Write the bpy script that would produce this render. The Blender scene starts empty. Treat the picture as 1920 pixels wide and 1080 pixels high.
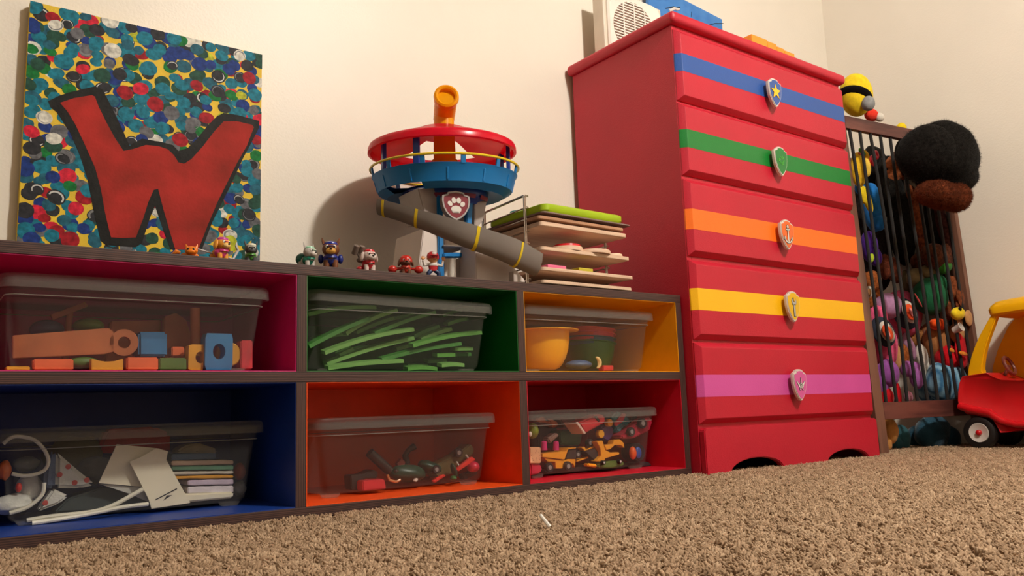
import bpy, bmesh, math, random
from mathutils import Vector, Matrix, noise

# ------------------------------------------------------------------ camera, world, lamp, exposure
sc = bpy.context.scene
COL = sc.collection
F = 1537.3
CAM = Vector((-.6099, -1.5137, .1862))
YAW, PITCH, ROLL = .6421, .1489, -.0343
fwd = Vector((math.sin(YAW)*math.cos(PITCH), math.cos(YAW)*math.cos(PITCH), math.sin(PITCH)))
r0 = Vector((math.cos(YAW), -math.sin(YAW), 0)); u0 = r0.cross(fwd)
right = r0*math.cos(ROLL) + u0*math.sin(ROLL)
up = -r0*math.sin(ROLL) + u0*math.cos(ROLL)
cd = bpy.data.cameras.new('camera'); cam = bpy.data.objects.new('camera', cd); COL.objects.link(cam)
cd.sensor_width = 36; cd.lens = F/1920*36; cd.clip_start = .02
m = Matrix((right, up, -fwd)).transposed().to_4x4(); m.translation = CAM
cam.matrix_world = m
sc.camera = cam
w = bpy.data.worlds.new('room_world'); sc.world = w; w.use_nodes = True
w.node_tree.nodes['Background'].inputs[0].default_value = (.5, .45, .4, 1)
w.node_tree.nodes['Background'].inputs[1].default_value = .1
ld = bpy.data.lights.new('ceiling_bulb', 'POINT'); ld.energy = 205; ld.color = (1, .935, .845); ld.shadow_soft_size = .09
lo = bpy.data.objects.new('ceiling_bulb', ld); COL.objects.link(lo); lo.location = (.88, -1.9, 2.34)
vs = sc.view_settings
vs.view_transform = 'Standard'; vs.look = 'None'; vs.exposure = 0; vs.gamma = 1; vs.use_curve_mapping = False

def at(px, py, Y):                       # the world point a sight line meets on the plane y = Y
    d = fwd + (px-960)/F*right - (py-540)/F*up
    return CAM + d*((Y-CAM.y)/d.y)

def atx(px, py, X):
    d = fwd + (px-960)/F*right - (py-540)/F*up
    return CAM + d*((X-CAM.x)/d.x)

# ------------------------------------------------------------------ materials
def S(c):
    return tuple(((v/255)/12.92 if v/255 <= .04045 else ((v/255+.055)/1.055)**2.4) for v in c) + (1,)

MATS = {}
def mat(key, rgb, rough=.5, var=.06, scale=30, bump=.0, bscale=200, kind='plain', rgb2=None, spec=.5, stretch=(1,1,1), metal=0, sheen=0, coat=0):
    if key in MATS: return MATS[key]
    m = bpy.data.materials.new(key); m.use_nodes = True
    nt = m.node_tree; N = nt.nodes; L = nt.links
    p = N['Principled BSDF']
    p.inputs['Roughness'].default_value = rough
    p.inputs['Specular IOR Level'].default_value = spec
    p.inputs['Metallic'].default_value = metal
    if sheen:
        p.inputs['Sheen Weight'].default_value = sheen; p.inputs['Sheen Roughness'].default_value = .4
    if coat: p.inputs['Coat Weight'].default_value = coat
    tc = N.new('ShaderNodeTexCoord'); mp = N.new('ShaderNodeMapping'); mp.inputs['Scale'].default_value = stretch
    L.new(tc.outputs['Object'], mp.inputs['Vector'])
    c = S(rgb)
    c2 = S(rgb2) if rgb2 else tuple(min(1, v*(1+var*2)) for v in c[:3]) + (1,)
    c1 = c if rgb2 else tuple(v*(1-var*2) for v in c[:3]) + (1,)
    rp = N.new('ShaderNodeValToRGB'); rp.color_ramp.elements[0].color = c1; rp.color_ramp.elements[1].color = c2
    if kind == 'wave':
        t = N.new('ShaderNodeTexWave'); t.inputs['Scale'].default_value = scale; t.inputs['Distortion'].default_value = 3; t.inputs['Detail'].default_value = 3
        t.bands_direction = 'Z'; out = t.outputs['Color']
    elif kind == 'ply':
        t = N.new('ShaderNodeTexNoise'); t.inputs['Scale'].default_value = scale; t.inputs['Detail'].default_value = 2; out = t.outputs['Fac']
        rp.color_ramp.elements[0].position = .36; rp.color_ramp.elements[1].position = .64
    else:
        t = N.new('ShaderNodeTexNoise'); t.inputs['Scale'].default_value = scale; t.inputs['Detail'].default_value = 4; out = t.outputs['Fac']
        rp.color_ramp.elements[0].position = .3; rp.color_ramp.elements[1].position = .7
    L.new(mp.outputs['Vector'], t.inputs['Vector']); L.new(out, rp.inputs['Fac'])
    L.new(rp.outputs['Color'], p.inputs['Base Color'])
    if bump:
        b = N.new('ShaderNodeTexNoise'); b.inputs['Scale'].default_value = bscale; b.inputs['Detail'].default_value = 3
        L.new(mp.outputs['Vector'] if kind != 'plain' else tc.outputs['Object'], b.inputs['Vector'])
        bn = N.new('ShaderNodeBump'); bn.inputs['Strength'].default_value = bump; bn.inputs['Distance'].default_value = .002
        L.new(b.outputs['Fac'], bn.inputs['Height']); L.new(bn.outputs['Normal'], p.inputs['Normal'])
    MATS[key] = m
    return m

def plastic(key, rgb, rough=.32): return mat('plastic_'+key, rgb, rough, .03, 12)
def glow_plastic(key, rgb, k=.4):      # thin moulded plastic that lets some light through
    m = mat('thin_'+key, rgb, .25, .03, 12); nt = m.node_tree; N = nt.nodes
    t = N.new('ShaderNodeBsdfTranslucent'); t.inputs[0].default_value = S(rgb); mx = N.new('ShaderNodeMixShader'); mx.inputs[0].default_value = k
    nt.links.new(N['Principled BSDF'].outputs[0], mx.inputs[1]); nt.links.new(t.outputs[0], mx.inputs[2]); nt.links.new(mx.outputs[0], N['Material Output'].inputs['Surface'])
    return m
def plush(key, rgb, var=.07): return mat('plush_'+key, rgb, .95, var, 60, .35, 420, spec=.1, sheen=.12)
def fur(key, rgb, var=.25): return mat('fur_'+key, rgb, .95, var, 90, .8, 260, spec=.05, sheen=.06)

def clear_plastic(key, fac, rough=.3):
    if key in MATS: return MATS[key]
    m = bpy.data.materials.new(key); m.use_nodes = True
    nt = m.node_tree; N = nt.nodes; L = nt.links
    p = N['Principled BSDF']; p.inputs['Base Color'].default_value = S((226, 222, 214)); p.inputs['Roughness'].default_value = rough
    t = N.new('ShaderNodeBsdfTransparent'); t.inputs[0].default_value = (.97, .97, .96, 1)
    ns = N.new('ShaderNodeTexNoise'); ns.inputs['Scale'].default_value = 9; ns.inputs['Detail'].default_value = 3
    mr = N.new('ShaderNodeMapRange'); mr.inputs['To Min'].default_value = fac*.97; mr.inputs['To Max'].default_value = fac*1.03
    L.new(ns.outputs['Fac'], mr.inputs['Value'])
    tl = N.new('ShaderNodeBsdfTranslucent'); tl.inputs[0].default_value = S((226, 222, 214)); m2 = N.new('ShaderNodeMixShader'); m2.inputs[0].default_value = .55
    L.new(p.outputs[0], m2.inputs[1]); L.new(tl.outputs[0], m2.inputs[2])
    mx = N.new('ShaderNodeMixShader')
    L.new(mr.outputs['Result'], mx.inputs['Fac']); L.new(t.outputs[0], mx.inputs[1]); L.new(m2.outputs[0], mx.inputs[2])
    L.new(mx.outputs[0], N['Material Output'].inputs['Surface'])
    MATS[key] = m
    return m

# ------------------------------------------------------------------ mesh builder
def RX(a): return Matrix.Rotation(a, 4, 'X')
def RY(a): return Matrix.Rotation(a, 4, 'Y')
def RZ(a): return Matrix.Rotation(a, 4, 'Z')
def T(*v): return Matrix.Translation(Vector(v) if len(v) == 3 else v[0])
def SC(x, y, z): return Matrix.Diagonal((x, y, z, 1))
I4 = Matrix.Identity(4)

class MB:
    def __init__(s, M=I4): s.bev = False; s.v = []; s.f = []; s.m = []; s.M = M
    def take(s, bm, mi, M=I4):
        o = len(s.v); M = s.M @ M
        bm.verts.index_update()
        s.v += [M @ v.co for v in bm.verts]
        flip = M.determinant() < 0
        for f in bm.faces:
            ids = [o+v.index for v in f.verts]
            s.f.append(ids[::-1] if flip else ids); s.m.append(mi)
        bm.free(); return s
    def box(s, c, size, rot=I4, bev=0, mi=0, seg=2):
        bm = bmesh.new(); bmesh.ops.create_cube(bm, size=1)
        bmesh.ops.scale(bm, vec=size, verts=bm.verts)
        s.bev |= bool(bev)
        if bev: bmesh.ops.bevel(bm, geom=bm.edges[:], offset=bev, segments=seg, affect='EDGES', profile=.5, clamp_overlap=True)
        return s.take(bm, mi, T(Vector(c)) @ rot)
    def bx(s, x0, x1, y0, y1, z0, z1, bev=0, mi=0, seg=2):
        return s.box(((x0+x1)/2, (y0+y1)/2, (z0+z1)/2), (x1-x0, y1-y0, z1-z0), I4, bev, mi, seg)
    def ball(s, c, r, rot=I4, mi=0, u=20, n=12, lump=0, seed=0, fq=1.6):
        if not hasattr(r, '__len__'): r = (r, r, r)
        bm = bmesh.new(); bmesh.ops.create_uvsphere(bm, u_segments=u, v_segments=n, radius=1)
        if lump:
            for v in bm.verts:
                v.co *= 1 + lump*noise.noise(v.co*fq + Vector((seed*3.7, seed, 0)))
        return s.take(bm, mi, T(Vector(c)) @ rot @ SC(*r))
    def cone(s, p0, p1, ra, rb, mi=0, seg=16):
        p0, p1 = Vector(p0), Vector(p1); d = p1-p0
        bm = bmesh.new(); bmesh.ops.create_cone(bm, cap_ends=True, segments=seg, radius1=ra, radius2=rb, depth=d.length)
        return s.take(bm, mi, T((p0+p1)/2) @ d.to_track_quat('Z', 'Y').to_matrix().to_4x4())
    def tube(s, pts, r, mi=0, seg=8, closed=False):
        pts = [Vector(p) for p in pts]; n = len(pts)
        rs = r if hasattr(r, '__len__') else [r]*n
        bm = bmesh.new(); rings = []
        nrm = None
        for i, p in enumerate(pts):
            a = pts[(i-1) % n] if (closed or i > 0) else p
            b = pts[(i+1) % n] if (closed or i < n-1) else p
            t = (b-a).normalized()
            if nrm is None:
                nrm = t.orthogonal().normalized()
            nrm = (nrm - t*nrm.dot(t)).normalized(); bi = t.cross(nrm)
            rings.append([bm.verts.new(p + (nrm*math.cos(k*2*math.pi/seg) + bi*math.sin(k*2*math.pi/seg))*rs[i]) for k in range(seg)])
        for i in range(n if closed else n-1):
            A, B = rings[i], rings[(i+1) % n]
            for k in range(seg): bm.faces.new((A[k], A[(k+1) % seg], B[(k+1) % seg], B[k]))
        if not closed:
            bm.faces.new(rings[0][::-1]); bm.faces.new(rings[-1])
        return s.take(bm, mi)
    def lathe(s, prof, M=I4, mi=0, seg=32, a0=0, a1=2*math.pi, skip=None):
        bm = bmesh.new(); full = abs(a1-a0-2*math.pi) < 1e-6
        k = seg if full else seg+1
        rings = [[bm.verts.new((r*math.cos(a0+(a1-a0)*i/seg), r*math.sin(a0+(a1-a0)*i/seg), z)) for i in range(k)] for r, z in prof]
        for j in range(len(prof)-1):
            for i in range(seg):
                if skip and skip(j, a0+(a1-a0)*(i+.5)/seg): continue
                q = (i+1) % k
                bm.faces.new((rings[j][i], rings[j][q], rings[j+1][q], rings[j+1][i]))
        bmesh.ops.remove_doubles(bm, verts=bm.verts, dist=1e-6)
        bmesh.ops.delete(bm, geom=[v for v in bm.verts if not v.link_faces], context='VERTS')
        return s.take(bm, mi, M)
    def prism(s, poly, th, M=I4, bev=0, mi=0):     # outline in xy, extruded to z = th
        bm = bmesh.new()
        f = bm.faces.new([bm.verts.new((x, y, 0)) for x, y in poly])
        if f.normal.z > 0: f.normal_flip()
        f.normal_update()
        if f.normal.z > 0: bmesh.ops.reverse_faces(bm, faces=[f])
        ex = bmesh.ops.extrude_face_region(bm, geom=[f])
        bmesh.ops.translate(bm, vec=(0, 0, th), verts=[g for g in ex['geom'] if isinstance(g, bmesh.types.BMVert)])
        bmesh.ops.recalc_face_normals(bm, faces=bm.faces)
        s.bev |= bool(bev)
        if bev: bmesh.ops.bevel(bm, geom=bm.edges[:], offset=bev, segments=2, affect='EDGES', clamp_overlap=True)
        return s.take(bm, mi, M)
    def loft(s, rings, mi=0, cap0=True, cap1=True, closed_rings=True):
        bm = bmesh.new(); R = [[bm.verts.new(p) for p in r] for r in rings]
        for A, B in zip(R, R[1:]):
            n = len(A)
            for i in range(n if closed_rings else n-1): bm.faces.new((A[i], A[(i+1) % n], B[(i+1) % n], B[i]))
        if cap0: bm.faces.new(R[0][::-1])
        if cap1: bm.faces.new(R[-1])
        bmesh.ops.recalc_face_normals(bm, faces=bm.faces)
        return s.take(bm, mi)
    def build(s, name, mats, parent=None, sharp=.7):
        if not isinstance(mats, (list, tuple)): mats = [mats]
        off = Vector((0, 0, 0)); q = parent
        while q is not None: off += q.location; q = q.parent
        me = bpy.data.meshes.new(name)
        me.from_pydata([v-off for v in s.v], [], s.f)
        for m in mats: me.materials.append(m)
        me.polygons.foreach_set('material_index', s.m)
        me.polygons.foreach_set('use_smooth', [True]*len(s.f))
        me.update(); me.set_sharp_from_angle(angle=sharp)
        o = bpy.data.objects.new(name, me); COL.objects.link(o)
        if s.bev: o.modifiers.new('weighted_normals', 'WEIGHTED_NORMAL').keep_sharp = True
        if parent is not None: o.parent = parent
        return o

def tag(o, label=None, cat=None, group=None, kind=None):
    if label: o['label'] = label
    if cat: o['category'] = cat
    if group: o['group'] = group
    if kind: o['kind'] = kind
    return o
def thing(name, label, cat, loc, group=None):
    o = bpy.data.objects.new(name, None); COL.objects.link(o); o.location = loc; o.empty_display_size = .02
    return tag(o, label, cat, group)
def lab(o, t): o['label'] = t; return o
rnd = random.Random(7)

# ------------------------------------------------------------------ the room
XR, YB, ZC, XL, YF = 2.655, .425, 2.44, -2.2, -3.6
wall_paint = mat('wall_paint', (234, 226, 212), .42, .015, 3, .24, 170, spec=.4)
far_paint = mat('wall_paint_dim', (172, 162, 148), .6, .015, 3, .2, 160)  # walls out of view, toned darker to weaken the bounced light
ceil_paint = mat('ceiling_paint', (172, 166, 156), .8, .02, 4, .3, 120)  # ceiling kept darker than white, also to cut the bounce
tag(MB().bx(XL, XR, YB, YB+.1, -.05, ZC).build('wall_back', wall_paint), kind='structure')
tag(MB().bx(XR, XR+.1, YF, YB+.1, -.05, ZC).build('wall_right', wall_paint), kind='structure')
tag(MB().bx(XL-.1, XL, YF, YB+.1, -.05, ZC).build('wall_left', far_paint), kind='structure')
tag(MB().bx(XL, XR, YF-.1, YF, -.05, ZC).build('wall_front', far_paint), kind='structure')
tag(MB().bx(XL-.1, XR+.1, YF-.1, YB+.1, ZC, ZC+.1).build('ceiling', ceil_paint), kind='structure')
floor_m = mat('carpet_backing', (112, 88, 64), .95, .2, 220, .6, 300, spec=.1)
tag(MB().bx(XL, XR, YF, YB, -.06, -.005).build('floor', floor_m), kind='structure')

# carpet pile: curled tufts over the part of the floor in view
def carpet():
    m = bpy.data.materials.new('carpet_yarn'); m.use_nodes = True
    nt = m.node_tree; N = nt.nodes; L = nt.links; p = N['Principled BSDF']
    p.inputs['Roughness'].default_value = .9; p.inputs['Specular IOR Level'].default_value = .1
    oi = N.new('ShaderNodeObjectInfo'); rp = N.new('ShaderNodeValToRGB')
    e = rp.color_ramp.elements
    e[0].color = S((146, 121, 96)); e[1].color = S((188, 162, 134)); k = e.new(.5); k.color = S((167, 140, 113))
    L.new(oi.outputs['Random'], rp.inputs['Fac']); L.new(rp.outputs['Color'], p.inputs['Base Color'])
    b = MB(); r = random.Random(3)
    for i in range(7):
        a = r.uniform(0, 6.28); x, y = r.uniform(-.0034, .0034), r.uniform(-.0034, .0034)
        pts = []
        for j in range(4):
            t = j/3
            pts.append((x + math.cos(a+t*3.2)*.0056*t, y + math.sin(a+t*3.2)*.0056*t, -.005 + .0125*t*(1.1-.3*t*i/9)))
        b.tube(pts, [.0014, .0018, .0019, .0013], seg=5)
    tuft = b.build('carpet_tuft', m, sharp=3.1)
    COL.objects.unlink(tuft)
    hid = bpy.data.collections.new('tuft_source'); hid.objects.link(tuft)
    poly = [(-.85, -.01), (-.75, -.62), (-.25, -1.02), (.25, -1.36), (.7, -1.3), (XR-.01, -.55), (XR-.01, .2), (1.96, .2), (1.96, -.02), (1.1, .0)]
    bm = bmesh.new(); bm.faces.new([bm.verts.new((x, y, -.0045)) for x, y in poly]); bmesh.ops.triangulate(bm, faces=bm.faces[:])
    bmesh.ops.recalc_face_normals(bm, faces=bm.faces)
    if bm.faces[:][0].normal.z < 0: bmesh.ops.reverse_faces(bm, faces=bm.faces[:])
    me = bpy.data.meshes.new('carpet_pile'); bm.to_mesh(me); bm.free(); me.materials.append(floor_m)
    o = bpy.data.objects.new('carpet_pile', me); COL.objects.link(o)
    tag(o, 'beige twisted carpet pile covering the floor in front of the shelf', 'carpet', kind='stuff')
    g = bpy.data.node_groups.new('pile', 'GeometryNodeTree')
    g.interface.new_socket('Geometry', in_out='INPUT', socket_type='NodeSocketGeometry')
    g.interface.new_socket('Geometry', in_out='OUTPUT', socket_type='NodeSocketGeometry')
    gi = g.nodes.new('NodeGroupInput'); go = g.nodes.new('NodeGroupOutput')
    d = g.nodes.new('GeometryNodeDistributePointsOnFaces'); d.inputs['Density'].default_value = 21000
    ins = g.nodes.new('GeometryNodeInstanceOnPoints')
    ob = g.nodes.new('GeometryNodeObjectInfo'); ob.inputs['Object'].default_value = tuft; ob.inputs['As Instance'].default_value = True
    rv = g.nodes.new('FunctionNodeRandomValue'); rv.data_type = 'FLOAT_VECTOR'
    rv.inputs[0].default_value = (-.45, -.45, 0); rv.inputs[1].default_value = (.45, .45, 6.28)
    rs = g.nodes.new('FunctionNodeRandomValue'); rs.data_type = 'FLOAT'
    rs.inputs[2].default_value = .5; rs.inputs[3].default_value = 1.35; rs.inputs['Seed'].default_value = 4
    jn = g.nodes.new('GeometryNodeJoinGeometry')
    K = g.links
    K.new(gi.outputs[0], d.inputs['Mesh']); K.new(d.outputs['Points'], ins.inputs['Points'])
    K.new(ob.outputs['Geometry'], ins.inputs['Instance'])
    K.new(rv.outputs[0], ins.inputs['Rotation']); K.new(rs.outputs[1], ins.inputs['Scale'])
    K.new(gi.outputs[0], jn.inputs[0]); K.new(ins.outputs[0], jn.inputs[0]); K.new(jn.outputs[0], go.inputs[0])
    md = o.modifiers.new('pile', 'NODES'); md.node_group = g
carpet()

# ------------------------------------------------------------------ cube shelf
H, TH, MID = .485, .0206, .2754
X0, X1, X2, X3 = -.585, 0, .5357, 1.099
DEP = .40
ply_z = mat('stained_plywood_edge_flat', (38, 20, 17), .55, rgb2=(86, 57, 50), scale=92, kind='wave', stretch=(.03, .03, 1), bump=.25, bscale=300)
ply_x = mat('stained_plywood_edge_upright', (38, 20, 17), .55, rgb2=(86, 57, 50), scale=92, kind='wave', stretch=(1, .03, .03), bump=.25, bscale=300)
ply_x.node_tree.nodes['Wave Texture'].bands_direction = 'X'
for q in (ply_z, ply_x):
    wv = q.node_tree.nodes['Wave Texture']; wv.inputs['Distortion'].default_value = 5; wv.inputs['Detail'].default_value = 4; wv.inputs['Detail Scale'].default_value = 1.4
def shelf():
    t = thing('cube_shelf', 'low dark plywood shelf with six brightly painted compartments against the wall', 'shelf', (.25, .2, 0))
    MB().bx(X0, X3, 0, DEP, H-TH, H, .0012).build('top_board', ply_z, t)
    MB().bx(X0, X3, 0, DEP, .0, TH, .0012).build('bottom_board', ply_z, t)
    MB().bx(X0+TH, X3-TH, .0004, DEP, MID-TH, MID, .001).build('middle_board', ply_z, t)
    MB().bx(X0, X0+TH, .0004, DEP, TH, H-TH, .001).build('side_panel', ply_x, t)
    MB().bx(X3-TH, X3, .0004, DEP, TH, H-TH, .001).build('side_panel', ply_x, t)
    for x in (X1, X2):
        MB().bx(x, x+TH, .0008, DEP-.01, MID, H-TH, .001).build('divider', ply_x, t)
        MB().bx(x-.001, x+TH-.001, .0008, DEP-.01, TH, MID-TH, .001).build('divider', ply_x, t)
    MB().bx(X0+TH, X3-TH, DEP-.012, DEP-.006, TH, H-TH).build('back_panel', ply_z, t)
    xs = [(X0+TH, X1), (X1+TH, X2), (X2+TH, X3-TH)]
    for (z0, z1, cols) in ((MID, H-TH, (('pink', (206, 34, 116)), ('green', (8, 100, 34)), ('yellow', (240, 164, 14)))),
                           (TH, MID-TH, (('blue', (20, 58, 142)), ('orange', (240, 84, 22)), ('red', (206, 16, 44))))):
        for (xa, xb), (n, c) in zip(xs, cols):
            b = MB(); e = .0016; y0, y1 = .002, DEP-.013
            b.bx(xa, xb, y0, y1, z0, z0+e); b.bx(xa, xb, y0, y1, z1-e, z1)
            b.bx(xa, xa+e, y0, y1, z0+e, z1-e); b.bx(xb-e, xb, y0, y1, z0+e, z1-e); b.bx(xa, xb, y1-e, y1, z0, z1)
            lab(b.build('compartment_lining', mat('paint_'+n, c, .42, .04, 14, .12, 300), t), n+' painted compartment interior')
shelf()

# ------------------------------------------------------------------ clear bins
def rrect(x0, x1, y0, y1, z, r, n=4):
    P = []
    for cx, cy, a in ((x1-r, y1-r, 0), (x0+r, y1-r, 90), (x0+r, y0+r, 180), (x1-r, y0+r, 270)):
        for i in range(n+1):
            q = math.radians(a+90*i/n); P.append((cx+r*math.cos(q), cy+r*math.sin(q), z))
    return P
bin_m = clear_plastic('clear_bin_plastic', .062); lid_m = clear_plastic('clear_lid_plastic', .145, .28); foot_m = clear_plastic('clear_foot_plastic', .2); line_m = clear_plastic('clear_line_plastic', .32)
BINS = {}
def storage_bin(key, x0, x1, y0, z0, label, lid_tilt=0, dep=.31, hh=.163):
    t = thing('storage_bin', label, 'storage bin', ((x0+x1)/2, y0+dep/2, z0), 'clear lidded storage bins in the shelf')
    y1 = y0+dep; a = z0+.008; top = z0+hh-.016; bandz = z0+hh*.78
    def ring(z, ins, r=.02): return rrect(x0+ins, x1-ins, y0+ins, y1-ins, z, r)
    th = .0016
    b = MB()
    b.loft([ring(a, .031), ring(a+.006, .0265), ring(bandz-.001, .0135), ring(bandz, .0105), ring(top, .0085), ring(top+.001, .004),
            ring(top+.003, .004), ring(top+.0025, .0105), ring(bandz+.001, .0105+th), ring(bandz-.002, .0135+th), ring(a+.0076, .0265+th), ring(a+th, .033)])
    b.build('bin_body', bin_m, t)
    MB().tube(ring(bandz, .0098), .0009, seg=6, closed=True).build('moulded_line', line_m, t)
    for sx in (x0+.055, x1-.055):
        for sy in (y0+.05, y1-.05):
            MB().prism([(-.019, 0), (-.014, -.0078), (.014, -.0078), (.019, 0)], .02, T(sx, sy+.01, a) @ RX(math.pi/2), .001).build('bin_foot', foot_m, t)
    c = Vector(((x0+x1)/2, y0, top)); M = T(c) @ RY(lid_tilt) @ RX(abs(lid_tilt)*1.3) @ T(-c)
    b = MB(M)
    lt = z0+hh
    b.loft([ring(top-.008, .0), ring(lt-.008, .0005), ring(lt-.002, .003), ring(lt, .008), ring(lt, .024, .014), ring(lt-.004, .028, .012), ring(lt-.004, .06, .01)], cap0=False, cap1=True)
    b.loft([ring(top-.008, .0), ring(top-.008, .003), ring(lt-.009, .0035)], cap0=False, cap1=False)
    b.build('bin_lid', lid_m, t)
    BINS[key] = (x0, x1, y0, z0)
storage_bin('pink', -.491, -.039, .03, MID+.0018, 'clear lidded bin of wooden blocks in the pink compartment')
storage_bin('green', .043, .494, .03, MID+.0018, 'clear bin stuffed with green strips in the green compartment', .02)
storage_bin('yellow', .577, 1.029, .03, MID+.0018, 'clear lidded bin of bowls and plates in the yellow compartment')
storage_bin('blue', -.476, -.024, .095, TH+.0018, 'clear lidded bin of cables and papers in the blue compartment', 0, .285)
storage_bin('orange', .062, .514, .06, TH+.0018, 'clear nearly empty bin with dark green toys in the orange compartment')
storage_bin('red', .597, 1.048, .055, TH+.0018, 'clear bin crammed with toy vehicles in the red compartment')

# ------------------------------------------------------------------ dresser
def dresser():
    xl, xr, yf, yb = 1.102, 1.946, -.029, .405
    red = mat('dresser_red_paint', (190, 20, 46), .48, .025, 5, .25, 260)
    redd = mat('dresser_inside', (60, 20, 18), .8)
    t = thing('dresser', 'tall red five drawer dresser with striped drawers and shield knobs', 'dresser', ((xl+xr)/2, .19, 0))
    b = MB()
    b.bx(xl, xl+.02, yf, yb, 0, 1.265, .0015); b.bx(xr-.02, xr, yf, yb, 0, 1.265, .0015); b.bx(xl+.02, xr-.02, yb-.008, yb, .05, 1.26)
    for z in (.13, .356, .585, .815, 1.035, 1.255): b.bx(xl+.02, xr-.02, yf, yf+.03, z-.012, z+.01)
    b.build('case', red, t)
    # top with a rounded front and side edge
    prof = [(0, .0), (.006, -.006), (.012, -.016)]
    b = MB(); b.bx(1.085, 1.964, -.05, .418, 1.266, 1.301, .014, seg=5); b.build('top_board', red, t)
    # base with two arches
    P = [(0, 0), (.098, 0)]
    for i in range(13):
        a = math.pi*(1-i/12); P.append((.098+.115+.115*math.cos(a), .036*math.sin(a)))
    P += [(.55, 0)]
    for i in range(13):
        a = math.pi*(1-i/12); P.append((.55+.112+.112*math.cos(a), .034*math.sin(a)))
    P += [(.842, 0), (.842, .117), (.835, .124), (.007, .124), (0, .117)]
    MB().prism(P, .02, T(xl+.001, yf-.0005, 0) @ RX(math.pi/2), .0025).build('arched_base', red, t)
    MB().bx(xl+.03, xr-.03, yf+.03, yb-.03, .1, .11).build('bottom_panel', redd, t)
    rows = [(1.038, 1.25, 1.123, 1.176, 1.136, (36, 82, 158), 'blue'), (.82, 1.03, .898, .951, .916, (0, 120, 40), 'green'), (.591, .808, .664, .722, .687, (255, 116, 22), 'orange'),
            (.361, .579, .44, .5, .468, (252, 190, 4), 'yellow'), (.135, .352, .206, .265, .236, (212, 82, 160), 'pink')]
    xa, xb = xl+.001, xr-.001
    for i, (z0, z1, s0, s1, kz, c, n) in enumerate(rows):
        # front with a sloped bevel at each edge
        def loop(ins, y): return [(xa+ins*1.0, y, z0+ins*1.0), (xb-ins, y, z0+ins), (xb-ins, y, z1-ins), (xa+ins, y, z1-ins)]
        d = MB().loft([loop(0, yf), loop(0, yf-.004), loop(.003, yf-.008), loop(.013, yf-.0185), loop(.0145, yf-.019)]).build('drawer', red, t, .3)
        pm = mat('stripe_'+n, c, .45, .02, 6, .2, 260)
        yy = yf-.019
        P = [(xa-.0004, yf-.0002), (xa-.0004, yf-.0042), (xa+.0027, yf-.0084), (xa+.0127, yf-.0188), (xa+.0144, yy-.0004),
             (xb-.0144, yy-.0004), (xb-.0127, yf-.0188), (xb-.0027, yf-.0084), (xb+.0004, yf-.0042), (xb+.0004, yf-.0002)]
        lab(MB().loft([[(x, y, s0) for x, y in P], [(x, y, s1) for x, y in P]]).build('painted_stripe', pm, d, .2), n+' painted stripe')
        # shield knob: pale rim, coloured face, emblem
        sh = []
        half = [(0, .044), (.010, .0425), (.016, .041), (.018, .036), (.0225, .034), (.027, .033), (.0318, .031), (.0322, .02), (.031, .0), (.027, -.016), (.018, -.033), (.008, -.045), (0, -.05)]
        sh = half + [(-x, y) for x, y in half[-2:0:-1]]
        M = T(1.5135, yy-.024, kz) @ RX(math.pi/2) @ SC(1.0, 1.0, 1)
        k = MB()
        k.prism(sh, -.012, M @ T(0, 0, 0), .0022)
        k.cone((1.5135, yy, kz), (1.5135, yy-.014, kz), .009, .008)
        k.prism([(x*.87, y*.87) for x, y in sh], .0006, M @ T(0, 0, .0001), 0, 1)
        fc = {'blue': (38, 80, 156), 'green': (6, 120, 42), 'orange': (232, 104, 34), 'yellow': (232, 182, 6), 'pink': (216, 92, 160)}[n]
        k.build('knob', [plastic('knob_rim', (214, 206, 196), .3), plastic('knob_'+n, fc)], d)
        lab(d.children[-1], 'shield shaped knob with a '+n+' face')
        E = T(1.5135, yy-.0248, kz) @ RX(math.pi/2)
        e = MB()
        blk = plastic('black', (18, 18, 20)); wht = plastic('white', (228, 224, 216)); gry = plastic('emblem_grey', (176, 172, 166))
        def pl(poly, z=.0, mi=0, th=.0007): e.prism(poly, th, E @ T(0, 0, z), 0, mi)
        def disc(cx, cy, r, z=0, mi=0, n=14): pl([(cx+r*math.cos(q*2*math.pi/n), cy+r*math.sin(q*2*math.pi/n)) for q in range(n)], z, mi)
        def rodp(a, b2, wd, z=0, mi=0):
            dx, dy = b2[0]-a[0], b2[1]-a[1]; l = math.hypot(dx, dy); nx, ny = -dy/l*wd/2, dx/l*wd/2
            pl([(a[0]+nx, a[1]+ny), (a[0]-nx, a[1]-ny), (b2[0]-nx, b2[1]-ny), (b2[0]+nx, b2[1]+ny)], z, mi)
        if n == 'blue':
            def star(r): return [((r if q % 2 == 0 else r*.42)*math.sin(q*math.pi/5), (r if q % 2 == 0 else r*.42)*math.cos(q*math.pi/5)) for q in range(10)]
            pl(star(.0265), 0, 0); pl(star(.0245), .0005, 1); ms = [plastic('star_line', (120, 74, 10)), plastic('star_yellow', (250, 196, 20))]
        elif n == 'green':
            for q in range(3):
                A = E @ RZ(q*2*math.pi/3)
                e.prism([(-.008, .011), (.004, .011), (.004, .0145), (.0115, .009), (.004, .0035), (.004, .007), (-.005, .007)], .0007, A, 0, 0)
                e.prism([(-.0065, .0102), (.005, .0102), (.005, .0126), (.0095, .009), (.005, .0055), (.005, .0078), (-.0043, .0078)], .0007, A @ T(0, 0, .0004), 0, 1)
            ms = [plastic('arrow_light', (104, 190, 60)), plastic('arrow_green', (24, 150, 52))]
        elif n == 'orange':
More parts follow.
